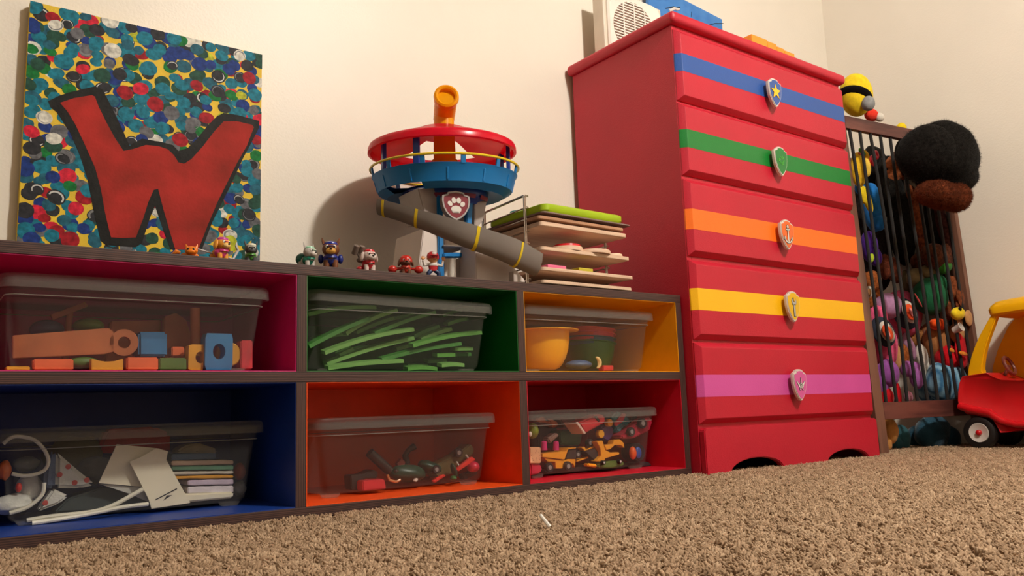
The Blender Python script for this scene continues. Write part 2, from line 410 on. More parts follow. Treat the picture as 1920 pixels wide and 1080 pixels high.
            for g, mi, z in ((.0018, 0, 0), (0, 1, .0005)):
                rodp((0, -.028-g), (0, .014), .0042+g*1.6, z, mi); rodp((-.0085-g, .0125), (.0085+g, .0125), .0036+g*1.6, z, mi)
                e.prism([((.0048+g)*math.cos(q*.3927), .021+(.0048+g)*math.sin(q*.3927)) for q in range(16)], .0007, E @ T(0, 0, z), 0, mi)
                for sx in (-1, 1):
                    arc = [(sx*(.0185+0)*math.sin(q*.245), -.0075-.0205*math.cos(q*.245)) for q in range(6)]
                    for qa, qb in zip(arc, arc[1:]): rodp(qa, qb, .004+g*1.7, z, mi)
                    ex, ey = arc[-1]; pl([(ex-sx*(.0045+g), ey-.001-g), (ex+sx*(.003+g), ey-.0045-g), (ex+sx*(.001+g), ey+.006+g)][::sx], z, mi)
            disc(0, .021, .0022, .0011, 2); ms = [blk, wht, plastic('knob_orange', (232, 104, 34))]
        elif n == 'yellow':
            for g, mi, z in ((.0014, 0, 0), (0, 1, .0005)):
                pl([(-.0035-g, .004), (-.0035-g, -.032-g), (.0035+g, -.032-g), (.0035+g, .004)], z, mi); disc(0, .0115, .0108+g, z, mi, 18)
            pl([(-.0042, .0245), (-.0042, .0135), (0, .0098), (.0042, .0135), (.0042, .0245)], .0011, 0)
            pl([(-.0028, .0245), (-.0028, .0145), (0, .0118), (.0028, .0145), (.0028, .0245)], .0015, 2); ms = [blk, gry, plastic('knob_yellow', (232, 182, 6))]
        else:
            for wd, mi, z in ((.0046, 0, 0), (.0024, 1, .0005)):
                for sx in (-1, 1):
                    for q in range(3): rodp((sx*.005, -.0045-q*.0038), (sx*(.0195-q*.0042), .0075-q*.0062), wd, z+q*.00001, mi)
            rodp((0, .0), (0, .018), .0046, .0006, 0); rodp((0, .002), (0, .0168), .0024, .0011, 1)
            disc(0, -.001, .0064, .0007, 0); disc(0, -.001, .0046, .0012, 1); disc(0, -.001, .002, .0017, 0)
            for sx in (-1, 1): rodp((0, -.006), (sx*.0085, -.018), .0046, .0007, 0); rodp((0, -.007), (sx*.0078, -.0168), .0024, .0012, 1)
            ms = [blk, wht]
        nm = {'blue': 'yellow star emblem', 'green': 'recycling arrows emblem', 'orange': 'white anchor emblem', 'yellow': 'grey wrench emblem', 'pink': 'winged propeller emblem'}[n]
        lab(e.build('knob_emblem', ms, d), nm)
dresser()

# ------------------------------------------------------------------ painting
def painting():
    yf, x0, x1, z0, z1 = .398, -.437, .066, .4852, 1.087
    t = thing('canvas_painting', 'painting of a large red W on a dabbed multicolour ground, standing on the shelf', 'painting', ((x0+x1)/2, .41, z0))
    b = MB(); b.bx(x0, x1, yf, yf+.022, z0, z1, .0015)
    b.build('stretched_canvas', mat('canvas_yellow_ground', (206, 172, 20), .6, rgb2=(236, 196, 24), scale=20, bump=.3, bscale=600), t)
    pal = [((26, 112, 132), 30), ((34, 90, 108), 10), ((44, 44, 48), 15), ((28, 52, 118), 15), ((34, 72, 58), 11), ((98, 98, 102), 9), ((150, 24, 34), 7), ((196, 34, 56), 4), ((205, 203, 192), 5), ((176, 180, 44), 3), ((20, 110, 50), 4)]
    ms = [mat('dab_%s' % i, c, .55, .2, 90, .16, 240, spec=.14) for i, (c, _) in enumerate(pal)]
    b = MB(); r = random.Random(11); pts = []; n = 0
    ms += [mat('swirl_pale', (196, 196, 192), .5, .1, 60, spec=.15), mat('swirl_grey', (120, 122, 124), .5, .1, 60, spec=.15)]
    for layer in range(3):
        cand = []; dd = (.021, .025, .034)[layer]
        for _ in range(9000):
            x, z = r.uniform(x0+.003, x1-.003), r.uniform(z0+.003, z1-.003)
            if all((x-a)**2+(z-c)**2 > dd**2 for a, c in cand): cand.append((x, z))
        pts += [(p, layer) for p in cand]
    for (x, z), layer in pts:
        if r.random() < (.16, .1, 0)[layer]: continue
        mi = r.choices(range(len(pal)), [q for _, q in pal])[0]
        rad = r.uniform(.012, .0185); el = r.uniform(.74, 1.0); a0 = r.uniform(-.5, .5)
        def put(u, v): return (min(max(x+u*math.cos(a0)-v*math.sin(a0), x0), x1)-x, min(max(z+u*math.sin(a0)+v*math.cos(a0), z0), z1)-z)
        P = []
        for k in range(16):
            q = k*math.pi/8; rr = rad*(1+r.uniform(-.045, .045)); P.append(put(rr*math.cos(q), rr*el*math.sin(q)))
        th = .00012+layer*.00016+.00012*r.random()
        b.prism(P, th, T(x, yf-.0001, z) @ RX(math.pi/2), 0, mi)
        if mi in (2, 5, 8) and r.random() < .5 and x0+rad < x < x1-rad and z0+rad < z < z1-rad:      # brush swirl on black, grey and white dabs
            s0 = r.uniform(0, 6.28); L = 10; ro, ri = r.uniform(.78, .9), r.uniform(.55, .7)
            out = [put(rad*ro*math.cos(s0+q*.4), rad*el*ro*math.sin(s0+q*.4)) for q in range(L)]
            inn = [put(rad*(ri+.2*abs(q/(L-1)-.5))*math.cos(s0+q*.4), rad*el*(ri+.2*abs(q/(L-1)-.5))*math.sin(s0+q*.4)) for q in range(L)]
            b.prism(out+inn[::-1], th+.00005, T(x, yf-.0001, z) @ RX(math.pi/2), 0, len(pal)+(1 if mi != 2 else r.choice((0, 1))))
    b.build('paint_dabs', ms, t, .3)
    k = .4628
    def tr(L): 
        out = []
        for x, y in L:
            p = at(x*k, y*k, yf); out.append((min(max(p.x, x0), x1), max(p.z, z0)))
        return out
    outer = [(195, 410), (240, 388), (290, 372), (385, 350), (415, 362), (440, 410), (470, 470), (500, 535), (525, 592), (540, 580), (575, 562), (650, 575), (700, 588), (722, 612), (760, 600), (800, 560), (840, 510), (880, 470), (905, 458), (960, 466), (1050, 490), (1048, 520), (1020, 575), (985, 640), (930, 760), (860, 900), (818, 1010), (690, 1010), (660, 930), (628, 835), (612, 870), (595, 920), (575, 985), (550, 1002), (430, 993), (407, 975), (380, 860), (355, 730), (320, 620), (285, 540), (230, 455), (205, 435)]
    inner = [(243, 417), (300, 398), (372, 386), (384, 392), (398, 430), (430, 495), (465, 560), (500, 612), (540, 604), (590, 588), (640, 592), (680, 606), (705, 630), (722, 658), (745, 664), (775, 645), (820, 595), (870, 530), (906, 492), (960, 492), (1020, 506), (1028, 516), (1000, 590), (960, 660), (925, 730), (880, 820), (840, 915), (803, 1012), (710, 1012), (685, 930), (662, 850), (640, 765), (622, 770), (600, 820), (578, 890), (550, 962), (500, 965), (450, 962), (440, 925), (425, 860), (408, 765), (385, 680), (345, 590), (305, 505), (275, 455)]
    blk = mat('letter_black', (30, 29, 27), .55, .2, 40, .25, 160, spec=.14)
    rd = mat('letter_red', (122, 38, 27), .6, rgb2=(180, 48, 42), scale=11, bump=.2, bscale=160, spec=.12)
    def flat(L, th, name, m):
        lab(MB().prism(tr(L), th, T(0, yf-.0002, 0) @ RX(math.pi/2)).build(name, m, t, .3), 'black painted letter outline' if m is blk else 'red painted letter W')
    flat(outer, .0008, 'letter_outline', blk); flat(inner, .0011, 'letter_fill', rd)
painting()

# ------------------------------------------------------------------ small figures on the shelf
GF = 'small toy figures along the shelf top'
eye_m = [plastic('eye_white', (236, 232, 226), .2), plastic('black', (18, 18, 20))]
def pup(name, label, px, h, yaw, furc, snoutc, hatc, vestc, ears='pointy', Y=.05, hat='cap', extra=None, lie=False, helmet=False):
    p = at(px, 485, Y); base = Vector((p.x, Y, H+.0002))
    t = thing(name, label, 'figurine', base, GF)
    M = T(base) @ RZ(yaw) @ SC(h, h, h)
    fm = plastic('fig_%s' % '_'.join(map(str, furc)), furc, .4); sm = plastic('fig_%s' % '_'.join(map(str, snoutc)), snoutc, .4)
    vm = plastic('fig_%s' % '_'.join(map(str, vestc)), vestc, .35)
    b = MB(M); b.ball((0, .1, .34), (.21, .30, .21)); b.cone((0, -.1, .36), (0, -.13, .55), .15, .13); b.build('body', fm, t)
    b = MB(M); b.ball((0, -.02, .36), (.245, .22, .225)); b.cone((0, -.14, .40), (0, -.15, .5), .2, .17); b.build('vest', vm, t)
    for sx in (-1, 1):
        for y in (-.14, .25):
            b = MB(M); b.cone((sx*.13, y, 0.05), (sx*.13, y+.02, .32), .085, .1, seg=12); b.ball((sx*.13, y-.03, .055), (.095, .12, .055), u=12, n=8); b.build('leg', fm, t)
    hd = MB(M); hd.ball((0, -.12, .67), (.27, .25, .24)); h_o = hd.build('head', fm, t)
    b = MB(M); b.ball((0, -.33, .585), (.155, .13, .105)); b.ball((0, -.455, .63), (.045, .035, .035), mi=1, u=10, n=8); b.build('snout', [sm, eye_m[1]], h_o)
    for sx in (-1, 1):
        e = MB(M); e.ball((sx*.11, -.325, .72), (.056, .04, .064), u=12, n=8); e.ball((sx*.107, -.355, .715), (.034, .018, .04), mi=1, u=10, n=6); e.build('eye', eye_m, h_o)
        e = MB(M)
        if ears == 'pointy':
            e.loft([[(sx*.17+.075*math.cos(q), -.06+.045*math.sin(q), .8) for q in (0, 1.05, 2.1, 3.14, 4.2, 5.24)], [(sx*.23+.05*math.cos(q), -.05+.03*math.sin(q), .93) for q in (0, 1.05, 2.1, 3.14, 4.2, 5.24)], [(sx*.27+.008*math.cos(q), -.04+.008*math.sin(q), 1.06) for q in (0, 1.05, 2.1, 3.14, 4.2, 5.24)]])
        else:
            e.ball((sx*.28, -.08, .64), (.07, .11, .19), RY(-sx*.25), u=12, n=10)
        e.build('ear', fm, h_o)
    if hatc:
        hm = plastic('fig_%s' % '_'.join(map(str, hatc)), hatc, .28)
        b = MB(M @ T(0, -.1, .76))
        if helmet:
            b.lathe([(.285, -.12), (.28, .0), (.25, .1), (.17, .17), (.0, .195)], seg=20)
        else:
            b.lathe([(.2, -.02), (.225, .05), (.2, .12), (.12, .165), (0, .175)], seg=20)
            b.ball((0, -.15, .0), (.19, .15, .02), RX(.15), u=16, n=8)
        b.build('hat', hm, t)
    if extra: extra(M, t)
    return t
# orange cat lying down
def cat():
    p = at(350, 478, .05); base = Vector((p.x, .05, H+.0002)); t = thing('cat_figurine', 'orange cat figurine lying beside the pink winged puppy', 'figurine', base, GF)
    M = T(base) @ RZ(-.4); o = plastic('cat_orange', (228, 122, 26), .3)
    b = MB(M); b.ball((.004, .006, .008), (.017, .011, .008)); b.cone((.012, -.006, .004), (.018, -.012, .002), .003, .003); b.build('body', o, t)
    hd = MB(M); hd.ball((.009, -.006, .0165), (.0115, .009, .0085)); hd.ball((.009, -.0135, .0135), (.007, .004, .0042)); h = hd.build('head', o, t)
    for sx in (-1, 1):
        MB(M).cone((.009+sx*.0075, -.005, .021), (.009+sx*.0105, -.005, .029), .0038, .0006, seg=8).build('ear', o, h)
        e = MB(M); e.ball((.009+sx*.0048, -.0146, .018), (.002, .0012, .0026), mi=0, u=8, n=6); e.build('eye', [eye_m[1]], h)
    MB(M).tube([(-.012, .006, .004), (-.019, .006, .006), (-.0235, .005, .012), (-.019, .004, .0165), (-.012, .004, .0145)], [.004, .0046, .005, .0046, .003], seg=10).build('tail', o, t)
cat()
def wings(M, t):
    w = plastic('fig_pack', (170, 40, 140), .35); s = plastic('silver', (188, 186, 184), .25)
    MB(M).box((.1, .22, .48), (.2, .16, .26), I4, .04).build('backpack', w, t)
    b = MB(M); b.cone((-.15, .2, .34), (-.82, .25, .42), .035, .03, seg=10); b.ball((-.84, .25, .43), .055, u=10, n=8, mi=1); b.build('grabber_arm', [s, w], t)
    b = MB(M); b.cone((.2, .0, .26), (.55, -.05, .2), .03, .03, seg=10); b.ball((.55, -.05, .2), .05, u=10, n=8)
    b.tube([(.55, -.05, .2), (.66, -.05, .38), (.76, -.05, .56), (.68, -.05, .72), (.7, -.05, .86)], [.04, .05, .06, .05, .02]); b.build('grabber_arm', s, t)
pup('puppy_figurine', 'tan puppy figurine in pink with silver grabber arms', 413, .052, .4, (226, 150, 48), (236, 196, 120), (196, 60, 160), (206, 60, 130), 'floppy', extra=wings, helmet=False)
pup('puppy_figurine', 'dark grey puppy figurine with a white cap and green vest', 470, .045, -.2, (66, 68, 70), (92, 94, 96), (214, 212, 190), (74, 140, 46), 'pointy')
def pack(M, t): MB(M).ball((0, .32, .44), (.27, .24, .26)).build('backpack', plastic('fig_pine', (0, 92, 76), .35), t)
pup('puppy_figurine', 'pale grey puppy figurine with a dark teal backpack', 577, .051, .35, (184, 176, 170), (206, 198, 190), (150, 200, 170), (0, 110, 86), 'pointy', extra=pack)
def arms(M, t):
    for sx in (-1, 1): MB(M).ball((sx*.3, .06, .4), (.09, .12, .15)).build('side_pod', plastic('fig_navy', (30, 44, 124), .3), t)
pup('puppy_figurine', 'brown and tan puppy figurine in a navy cap and vest', 620, .066, -.4, (112, 62, 30), (206, 152, 62), (30, 44, 140), (28, 44, 132), 'pointy', extra=arms)
def cannon(M, t):
    g = plastic('cannon_grey', (120, 106, 96), .3)
    b = MB(M); b.tube([(-.1, .2, .4), (-.22, .22, .6), (-.3, .2, .8)], .06, seg=8)
    for dx in (-.12, .1): b.cone((-.32+dx, .25, .78), (-.3+dx, .05, 1.06), .12, .11, seg=14)
    b.ball((-.25, .2, .55), (.12, .1, .1)); b.build('toy_cannon', g, t)
    MB(M).ball((-.28, .1, .2), (.15, .12, .09)).build('side_pod', plastic('fig_red', (176, 24, 34), .3), t)
pup('puppy_figurine', 'white spotted puppy figurine in a red helmet with a grey double cannon', 690, .057, -.02, (206, 186, 178), (214, 198, 190), (196, 22, 34), (188, 24, 36), 'floppy', extra=cannon, helmet=False)
def gloves(M, t):
    r = plastic('fig_glove', (186, 40, 30), .3)
    for sx in (-1, 1):
        b = MB(M); b.cone((sx*.2, 0, .38), (sx*.5, -.02, .36), .06, .07, seg=10); b.ball((sx*.58, -.02, .34), (.2, .16, .17)); b.build('arm', r, t)
pup('puppy_figurine', 'dark brown puppy figurine in orange red with round mitts held out', 760, .05, -.35, (100, 58, 36), (92, 50, 32), (190, 40, 28), (196, 56, 34), 'floppy', extra=gloves, helmet=True)
def boy():
    p = at(812, 505, .05); base = Vector((p.x, .05, H+.0002)); t = thing('boy_figurine', 'toy boy figurine in a red cap with both arms raised', 'figurine', base, GF)
    M = T(base) @ RZ(-.25) @ SC(.062, .062, .062)
    sk = plastic('skin', (222, 160, 104), .4); nv = plastic('boy_navy', (32, 52, 92), .4); rd = plastic('boy_red', (190, 36, 44), .4); wh = plastic('boy_white', (220, 212, 206), .4)
    b = MB(M); b.lathe([(.0, .3), (.15, .3), (.165, .4), (.185, .55), (.12, .6), (0, .61)], SC(1, .7, 1), 0, 16); b.lathe([(.19, .49), (.192, .55), (.125, .605), (0, .612)], SC(1, .72, 1), 1, 16); b.build('torso', [rd, wh], t)
    for sx in (-1, 1):
        b = MB(M); b.tube([(sx*.08, 0, .32), (sx*.19, -.06, .22), (sx*.2, -.02, .06)], [.085, .085, .075], seg=10); b.ball((sx*.21, -.06, .035), (.075, .12, .035), u=12, n=8); b.build('leg', nv, t)
        b = MB(M); b.tube([(sx*.17, 0, .54), (sx*.33, -.02, .5), (sx*.38, -.03, .68)], [.06, .055, .05], seg=10); a = b.build('arm', wh, t)
        b = MB(M); b.ball((sx*.39, -.04, .75), (.07, .045, .06), u=12, n=8)
        for q in range(4): b.cone((sx*(.345+q*.03), -.045, .78), (sx*(.33+q*.042), -.05, .85-abs(q-1.5)*.012), .016, .012, seg=6)
        b.cone((sx*.34, -.05, .74), (sx*.29, -.07, .78), .018, .012, seg=6); b.build('hand', sk, a)
    b = MB(M); b.cone((0, 0, .58), (0, 0, .66), .07, .07); b.ball((0, -.01, .79), (.2, .19, .185)); b.ball((0, -.2, .76), (.03, .025, .025), u=8, n=6); h = b.build('head', sk, t)
    for sx in (-1, 1):
        e = MB(M); e.ball((sx*.075, -.18, .81), (.04, .025, .045), u=10, n=8); e.ball((sx*.075, -.202, .808), (.02, .01, .024), mi=1, u=8, n=6); e.build('eye', eye_m, h)
        MB(M).ball((sx*.2, 0, .78), (.03, .05, .06), u=8, n=8).build('ear', sk, h)
    MB(M).tube([(-.05, -.185, .7), (0, -.192, .69), (.05, -.185, .7)], .008, seg=6).build('mouth', plastic('mouth', (120, 40, 36)), h)
    c = MB(M @ T(0, 0, .84)); c.lathe([(.225, -.1), (.225, 0), (.2, .1), (.12, .165), (0, .185)], seg=20); c.ball((0, -.25, .01), (.16, .13, .02), RX(.2), u=16, n=8)
    c.ball((0, -.165, .08), (.1, .07, .075), mi=1, u=12, n=8); c.build('cap', [rd, wh], t)
boy()

# ------------------------------------------------------------------ lookout tower toy
def tower():
    cx, cy = .465, .2
    t = thing('toy_lookout_tower', 'toy lookout tower with red roof, blue deck, yellow periscope and grey spiral slide', 'toy tower', (cx, cy, H))
    blue = plastic('tower_blue', (0, 116, 184), .5); navy = plastic('tower_navy', (18, 62, 150), .3); red = glow_plastic('tower_red', (240, 30, 58), .5)
    yel = glow_plastic('tower_yellow', (250, 176, 10), .35); gry = plastic('tower_grey', (172, 160, 154), .35); lg = plastic('tower_light', (224, 210, 202), .4); slm = plastic('slide_grey', (122, 114, 108), .35)
    ryl = plastic('rail_yellow', (226, 196, 30), .3); dk = plastic('panel_dark', (130, 34, 66), .4)
    def tilt(k):      # the deck and roof lean a little towards the shelf front
        m = Matrix.Identity(4); m[2][0] = k*.53; m[2][1] = k*.85; m[2][3] = -k*(.53*cx+.85*cy); return m
    A = tilt(.062) @ T(cx, cy, 0)
    # roof: shallow dome with an opening towards the wall
    def cut(j, a):
        d = (a-math.radians(62)+math.pi) % (2*math.pi)-math.pi
        return abs(d) < .72 and 2 <= j <= 6
    prof = [(.012, .906), (.062, .903), (.085, .893), (.11, .882), (.15, .870), (.172, .862), (.178, .86), (.185, .856), (.188, .849), (.1885, .838), (.182, .836), (.177, .850), (.15, .861), (.11, .870), (.085, .88), (.06, .887), (.012, .89)]
    def cut2(j, a):
        d = (a-math.radians(62)+math.pi) % (2*math.pi)-math.pi
        return abs(d) < .72 and (1 <= j <= 4 or 12 <= j <= 14)
    b = MB(A); b.lathe(prof, I4, 0, 64, skip=cut2); b.build('roof', red, t)
    # deck: open bowl with a notch for the slide
    def notch(j, a):
        d = (a-math.radians(218)+math.pi) % (2*math.pi)-math.pi
        return abs(d) < .3 and j in (3, 4, 8, 9)
    D = tilt(.075) @ T(cx+.006, cy, 0) @ SC(.97, .97, 1) 
    b = MB(D)
    b.lathe([(.0, .735), (.11, .735), (.125, .728), (.15, .722), (.174, .735), (.182, .764), (.19, .777), (.187, .778), (.178, .766), (.169, .742), (.15, .736), (.11, .741), (0, .741)], I4, 0, 56, skip=lambda j, a: (abs((a-math.radians(199)+math.pi) % (2*math.pi)-math.pi) < .36 and j in (2, 3, 9, 10)))
    b.build('deck', blue, t)
    b = MB(D)
    for q in range(12):
        a = q*math.pi/6; b.box((.1785*math.cos(a), .1785*math.sin(a), .7525), (.004, .005, .03), RZ(a) @ RY(.27), .001)
    b.build('deck_rib', blue, t)
    b = MB(D); b.lathe([(.0, .70), (.088, .70), (.094, .708), (.108, .714), (.112, .724), (.112, .737), (.0, .737)], I4, 0, 40); b.build('deck_collar', navy, t)
    for a0 in (196, 232, 268, 304):
        b = MB(D); b.lathe([(.1095, .709), (.1135, .718)], I4, 0, 8, math.radians(a0-13), math.radians(a0+13)); b.lathe([(.1085, .710), (.1125, .719)], I4, 0, 8, math.radians(a0-13), math.radians(a0+13)); b.build('deck_window', dk, t)
    b = MB(D); b.tube([(.1935*math.cos(q*math.pi/36), .1935*math.sin(q*math.pi/36), .797) for q in range(72)], .0032, seg=8, closed=True); b.build('rail', ryl, t)
    for q in range(12):
        a = q*math.pi/6+.2
        b = MB(D); b.box((.1895*math.cos(a), .1895*math.sin(a), .786), (.005, .012, .022), RZ(a) @ RY(.2), .001); b.build('rail_post', blue, t)
    for a in (172, 214, 318, 352):
        q = math.radians(a)
        b = MB(D); b.box((.168*math.cos(q), .168*math.sin(q), .802), (.010, .016, .125), RZ(q), .002); b.build('roof_post', navy, t)
    # periscope
    b = MB(); b.tube([(cx, cy-.01, .74), (cx, cy-.01, .80), (cx, cy-.01, .90), (cx, cy-.01, .945)], [.033, .029, .0265, .0255], seg=28)
    b.tube([(cx, cy-.01, .80), (cx, cy-.01, .818)], .034, seg=28)
    b.build('periscope', yel, t)
    dv = (CAM-Vector((cx, cy, 1.0))); dv.z = 0; dv.normalize(); hd = (dv*.9+Vector((.1, 0, .12))).normalized()
    p0 = Vector((cx, cy-.01, .935)) - dv*.02; p1 = p0 + hd*.075 + Vector((0, 0, .022))
    b = MB(); b.tube([p0, p0+(p1-p0)*.5, p1], [.027, .028, .0285], seg=28)
    M = T(p1) @ hd.to_track_quat('Z', 'Y').to_matrix().to_4x4()
    b.lathe([(.0, -.03), (.0215, -.03), (.0215, .006), (.026, .009), (.031, .006), (.032, -.002), (.0295, -.02)], M, 0, 36); b.build('periscope_head', yel, t)
    # column flanks, posts, shield
    for sx in (-1, 1):
        def q(px, py, Y): p = at(px, py, Y); return (p.x, p.y, p.z)
    def slab(F1, yF, yB, name, m, dx=0, bev=.002):    # front outline in pixels at depth yF, run back to yB
        P = [at(x, y, yF) for x, y in F1]
        b = MB(); b.prism([(p.x, p.z) for p in P], yB-yF, T(0, yB, 0) @ RX(math.pi/2), bev); return b.build(name, m, t)
    slab([(783, 352), (824, 352), (822, 410), (799, 412)], .125, .22, 'column_flank', gry)
    slab([(890, 352), (918, 352), (907, 412), (897, 425), (890, 425)], .125, .22, 'column_flank', gry)
    slab([(794, 428), (826, 424), (826, 524), (783, 520)], .125, .26, 'base_flank', lg)
    slab([(893, 446), (925, 458), (984, 524), (986, 530), (893, 530)], .05, .12, 'base_flank', lg)
    slab([(821, 350), (830, 350), (834, 528), (824, 528)], .118, .135, 'front_post', blue)
    slab([(879, 350), (889, 350), (882, 474), (873, 474)], .118, .135, 'front_post', blue)
    slab([(832, 474), (884, 473), (893, 482), (894, 530), (884, 530), (884, 486), (878, 482), (832, 482)], .112, .13, 'doorway_frame', blue)
    slab([(832, 459), (880, 462), (880, 464), (832, 461)], .11, .25, 'floor_panel', gry)
    slab([(832, 430), (838, 430), (840, 528), (834, 528)], .25, .262, 'rear_post', lg)
    slab([(866, 482), (874, 482), (876, 530), (868, 530)], .23, .262, 'rear_post', gry)
    slab([(826, 352), (886, 352), (884, 368), (828, 368)], .2, .206, 'red_panel', red)
    b = MB(); p = at(966, 525, .1); b.box((p.x, .1, H+.0055), (.06, .03, .010), RZ(.1), .004, 0); b.build('base_foot', red, t)
    # shield
    c = at(855, 385, .075); half = [(0, .0375), (.012, .0355), (.019, .034), (.022, .028), (.029, .0265), (.033, .0245), (.034, .012), (.031, -.006), (.023, -.022), (.012, -.033), (0, -.0395)]
    sh = half+[(-x, y) for x, y in half[-2:0:-1]]
    M = T(c) @ RZ(-.3) @ RX(math.pi/2) @ SC(1.02, .93, 1)
    s_o = MB().prism(sh, -.022, M, .0022).build('shield', plastic('shield_side', (136, 128, 126), .35), t)
    MB().prism([(x*.86, y*.86) for x, y in sh], .0012, M, .0003).build('shield_face', plastic('shield_maroon', (128, 26, 42), .35), s_o)
    rimp = [(x*1.0, y*1.0) for x, y in sh]; inn = [(x*.86, y*.86) for x, y in sh]
    b = MB(M); b.loft([[(x, y, -.0005) for x, y in rimp], [(x*.985, y*.985, .0026) for x, y in rimp], [(x*1.02, y*1.02, .0026) for x, y in inn], [(x, y, .0003) for x, y in inn]], cap0=False, cap1=False)
    lab(b.build('shield_rim', plastic('shield_rim', (176, 170, 168), .3), s_o), 'pale grey shield rim')
    b = MB(M)
    for (x, y, rx, ry, an) in ((0, -.011, .0125, .0098, 0), (-.0145, .0035, .0056, .0072, .5), (-.0052, .0125, .0056, .0078, .12), (.0065, .0125, .0056, .0078, -.12), (.0155, .003, .0056, .0072, -.5)):
        n = 20; b.prism([((x+rx*math.cos(k*6.2832/n)*math.cos(an)-ry*math.sin(k*6.2832/n)*math.sin(an)), (y+rx*math.cos(k*6.2832/n)*math.sin(an)+ry*math.sin(k*6.2832/n)*math.cos(an))) for k in range(n)], .0022, I4, .0004)
    b.prism([(-.0105, -.016), (.0105, -.016), (.0085, -.0205), (-.0085, -.0205)], .0022, I4, .0004)
    lab(b.build('paw_print', plastic('white', (228, 224, 216)), s_o), 'white paw print emblem')
    # slide: trough swept along a falling curve
    ctrl = [at(711, 388, .13), at(748, 398, .09), at(790, 412, .05), at(830, 426, .02), at(870, 441, .0), at(915, 457, -.008), at(950, 470, -.008), at(978, 484, -.004), at(1004, 497, .0)]
    hgt = [.032, .033, .036, .041, .046, .048, .051, .051, .047]
    path = []
    for i in range(len(ctrl)-1):
        for k in range(9):
            u = k/9; a = ctrl[max(i-1, 0)]; b0 = ctrl[i]; b1 = ctrl[i+1]; d = ctrl[min(i+2, len(ctrl)-1)]
            path.append((.5*((2*b0)+(b1-a)*u+(2*a-5*b0+4*b1-d)*u*u+(3*b0-a-3*b1+d)*u**3), hgt[i]*(1-u)+hgt[i+1]*u))
    path.append((ctrl[-1], hgt[-1]))
    def section(i, scale=1.0, th=.0022, pts=9):
        p, h = path[i]; a = path[max(i-1, 0)][0]; c2 = path[min(i+1, len(path)-1)][0]
        d = (c2-a); d.z *= .5; d.normalize(); side = Vector((d.y, -d.x, 0)).normalized(); upv = side.cross(d).normalized()
        if upv.z < 0: upv = -upv
        if side.y > 0: side = -side          # side points to the viewer's edge
        ring = []
        for R, order in ((h*.62*scale, range(pts)), (h*.62*scale-th, range(pts-1, -1, -1))):
            for k in order:
                an = math.pi*k/(pts-1)
                ring.append(p + side*(math.cos(an)**1 *R*.85) + upv*(-math.sin(an)*R*1.75 + h*.5))
        return ring
    b = MB(); b.loft([section(i) for i in range(len(path))]); b.build('slide', slm, t)
    for i0 in (3, 16, 39, 58):
        b = MB(); b.loft([section(i0, 1.04, .0042), section(i0+1, 1.04, .0042)]); b.build('slide_band', ryl, t)
    b = MB(); p = at(965, 506, .005); b.box((p.x, .012, H+.013), (.012, .02, .026), I4, .002); b.build('slide_support', gry, t)
    # lift handle behind the column
    p = at(904, 379, .30); b = MB(); b.ball((p.x, .30, p.z), (.024, .024, .009), u=20, n=8); b.build('lift_knob', red, t)
    b = MB(); b.cone((p.x+.002, .30, H+.002), (p.x, .30, p.z), .0035, .0035, seg=8); b.build('lift_rod', gry, t)
tower()

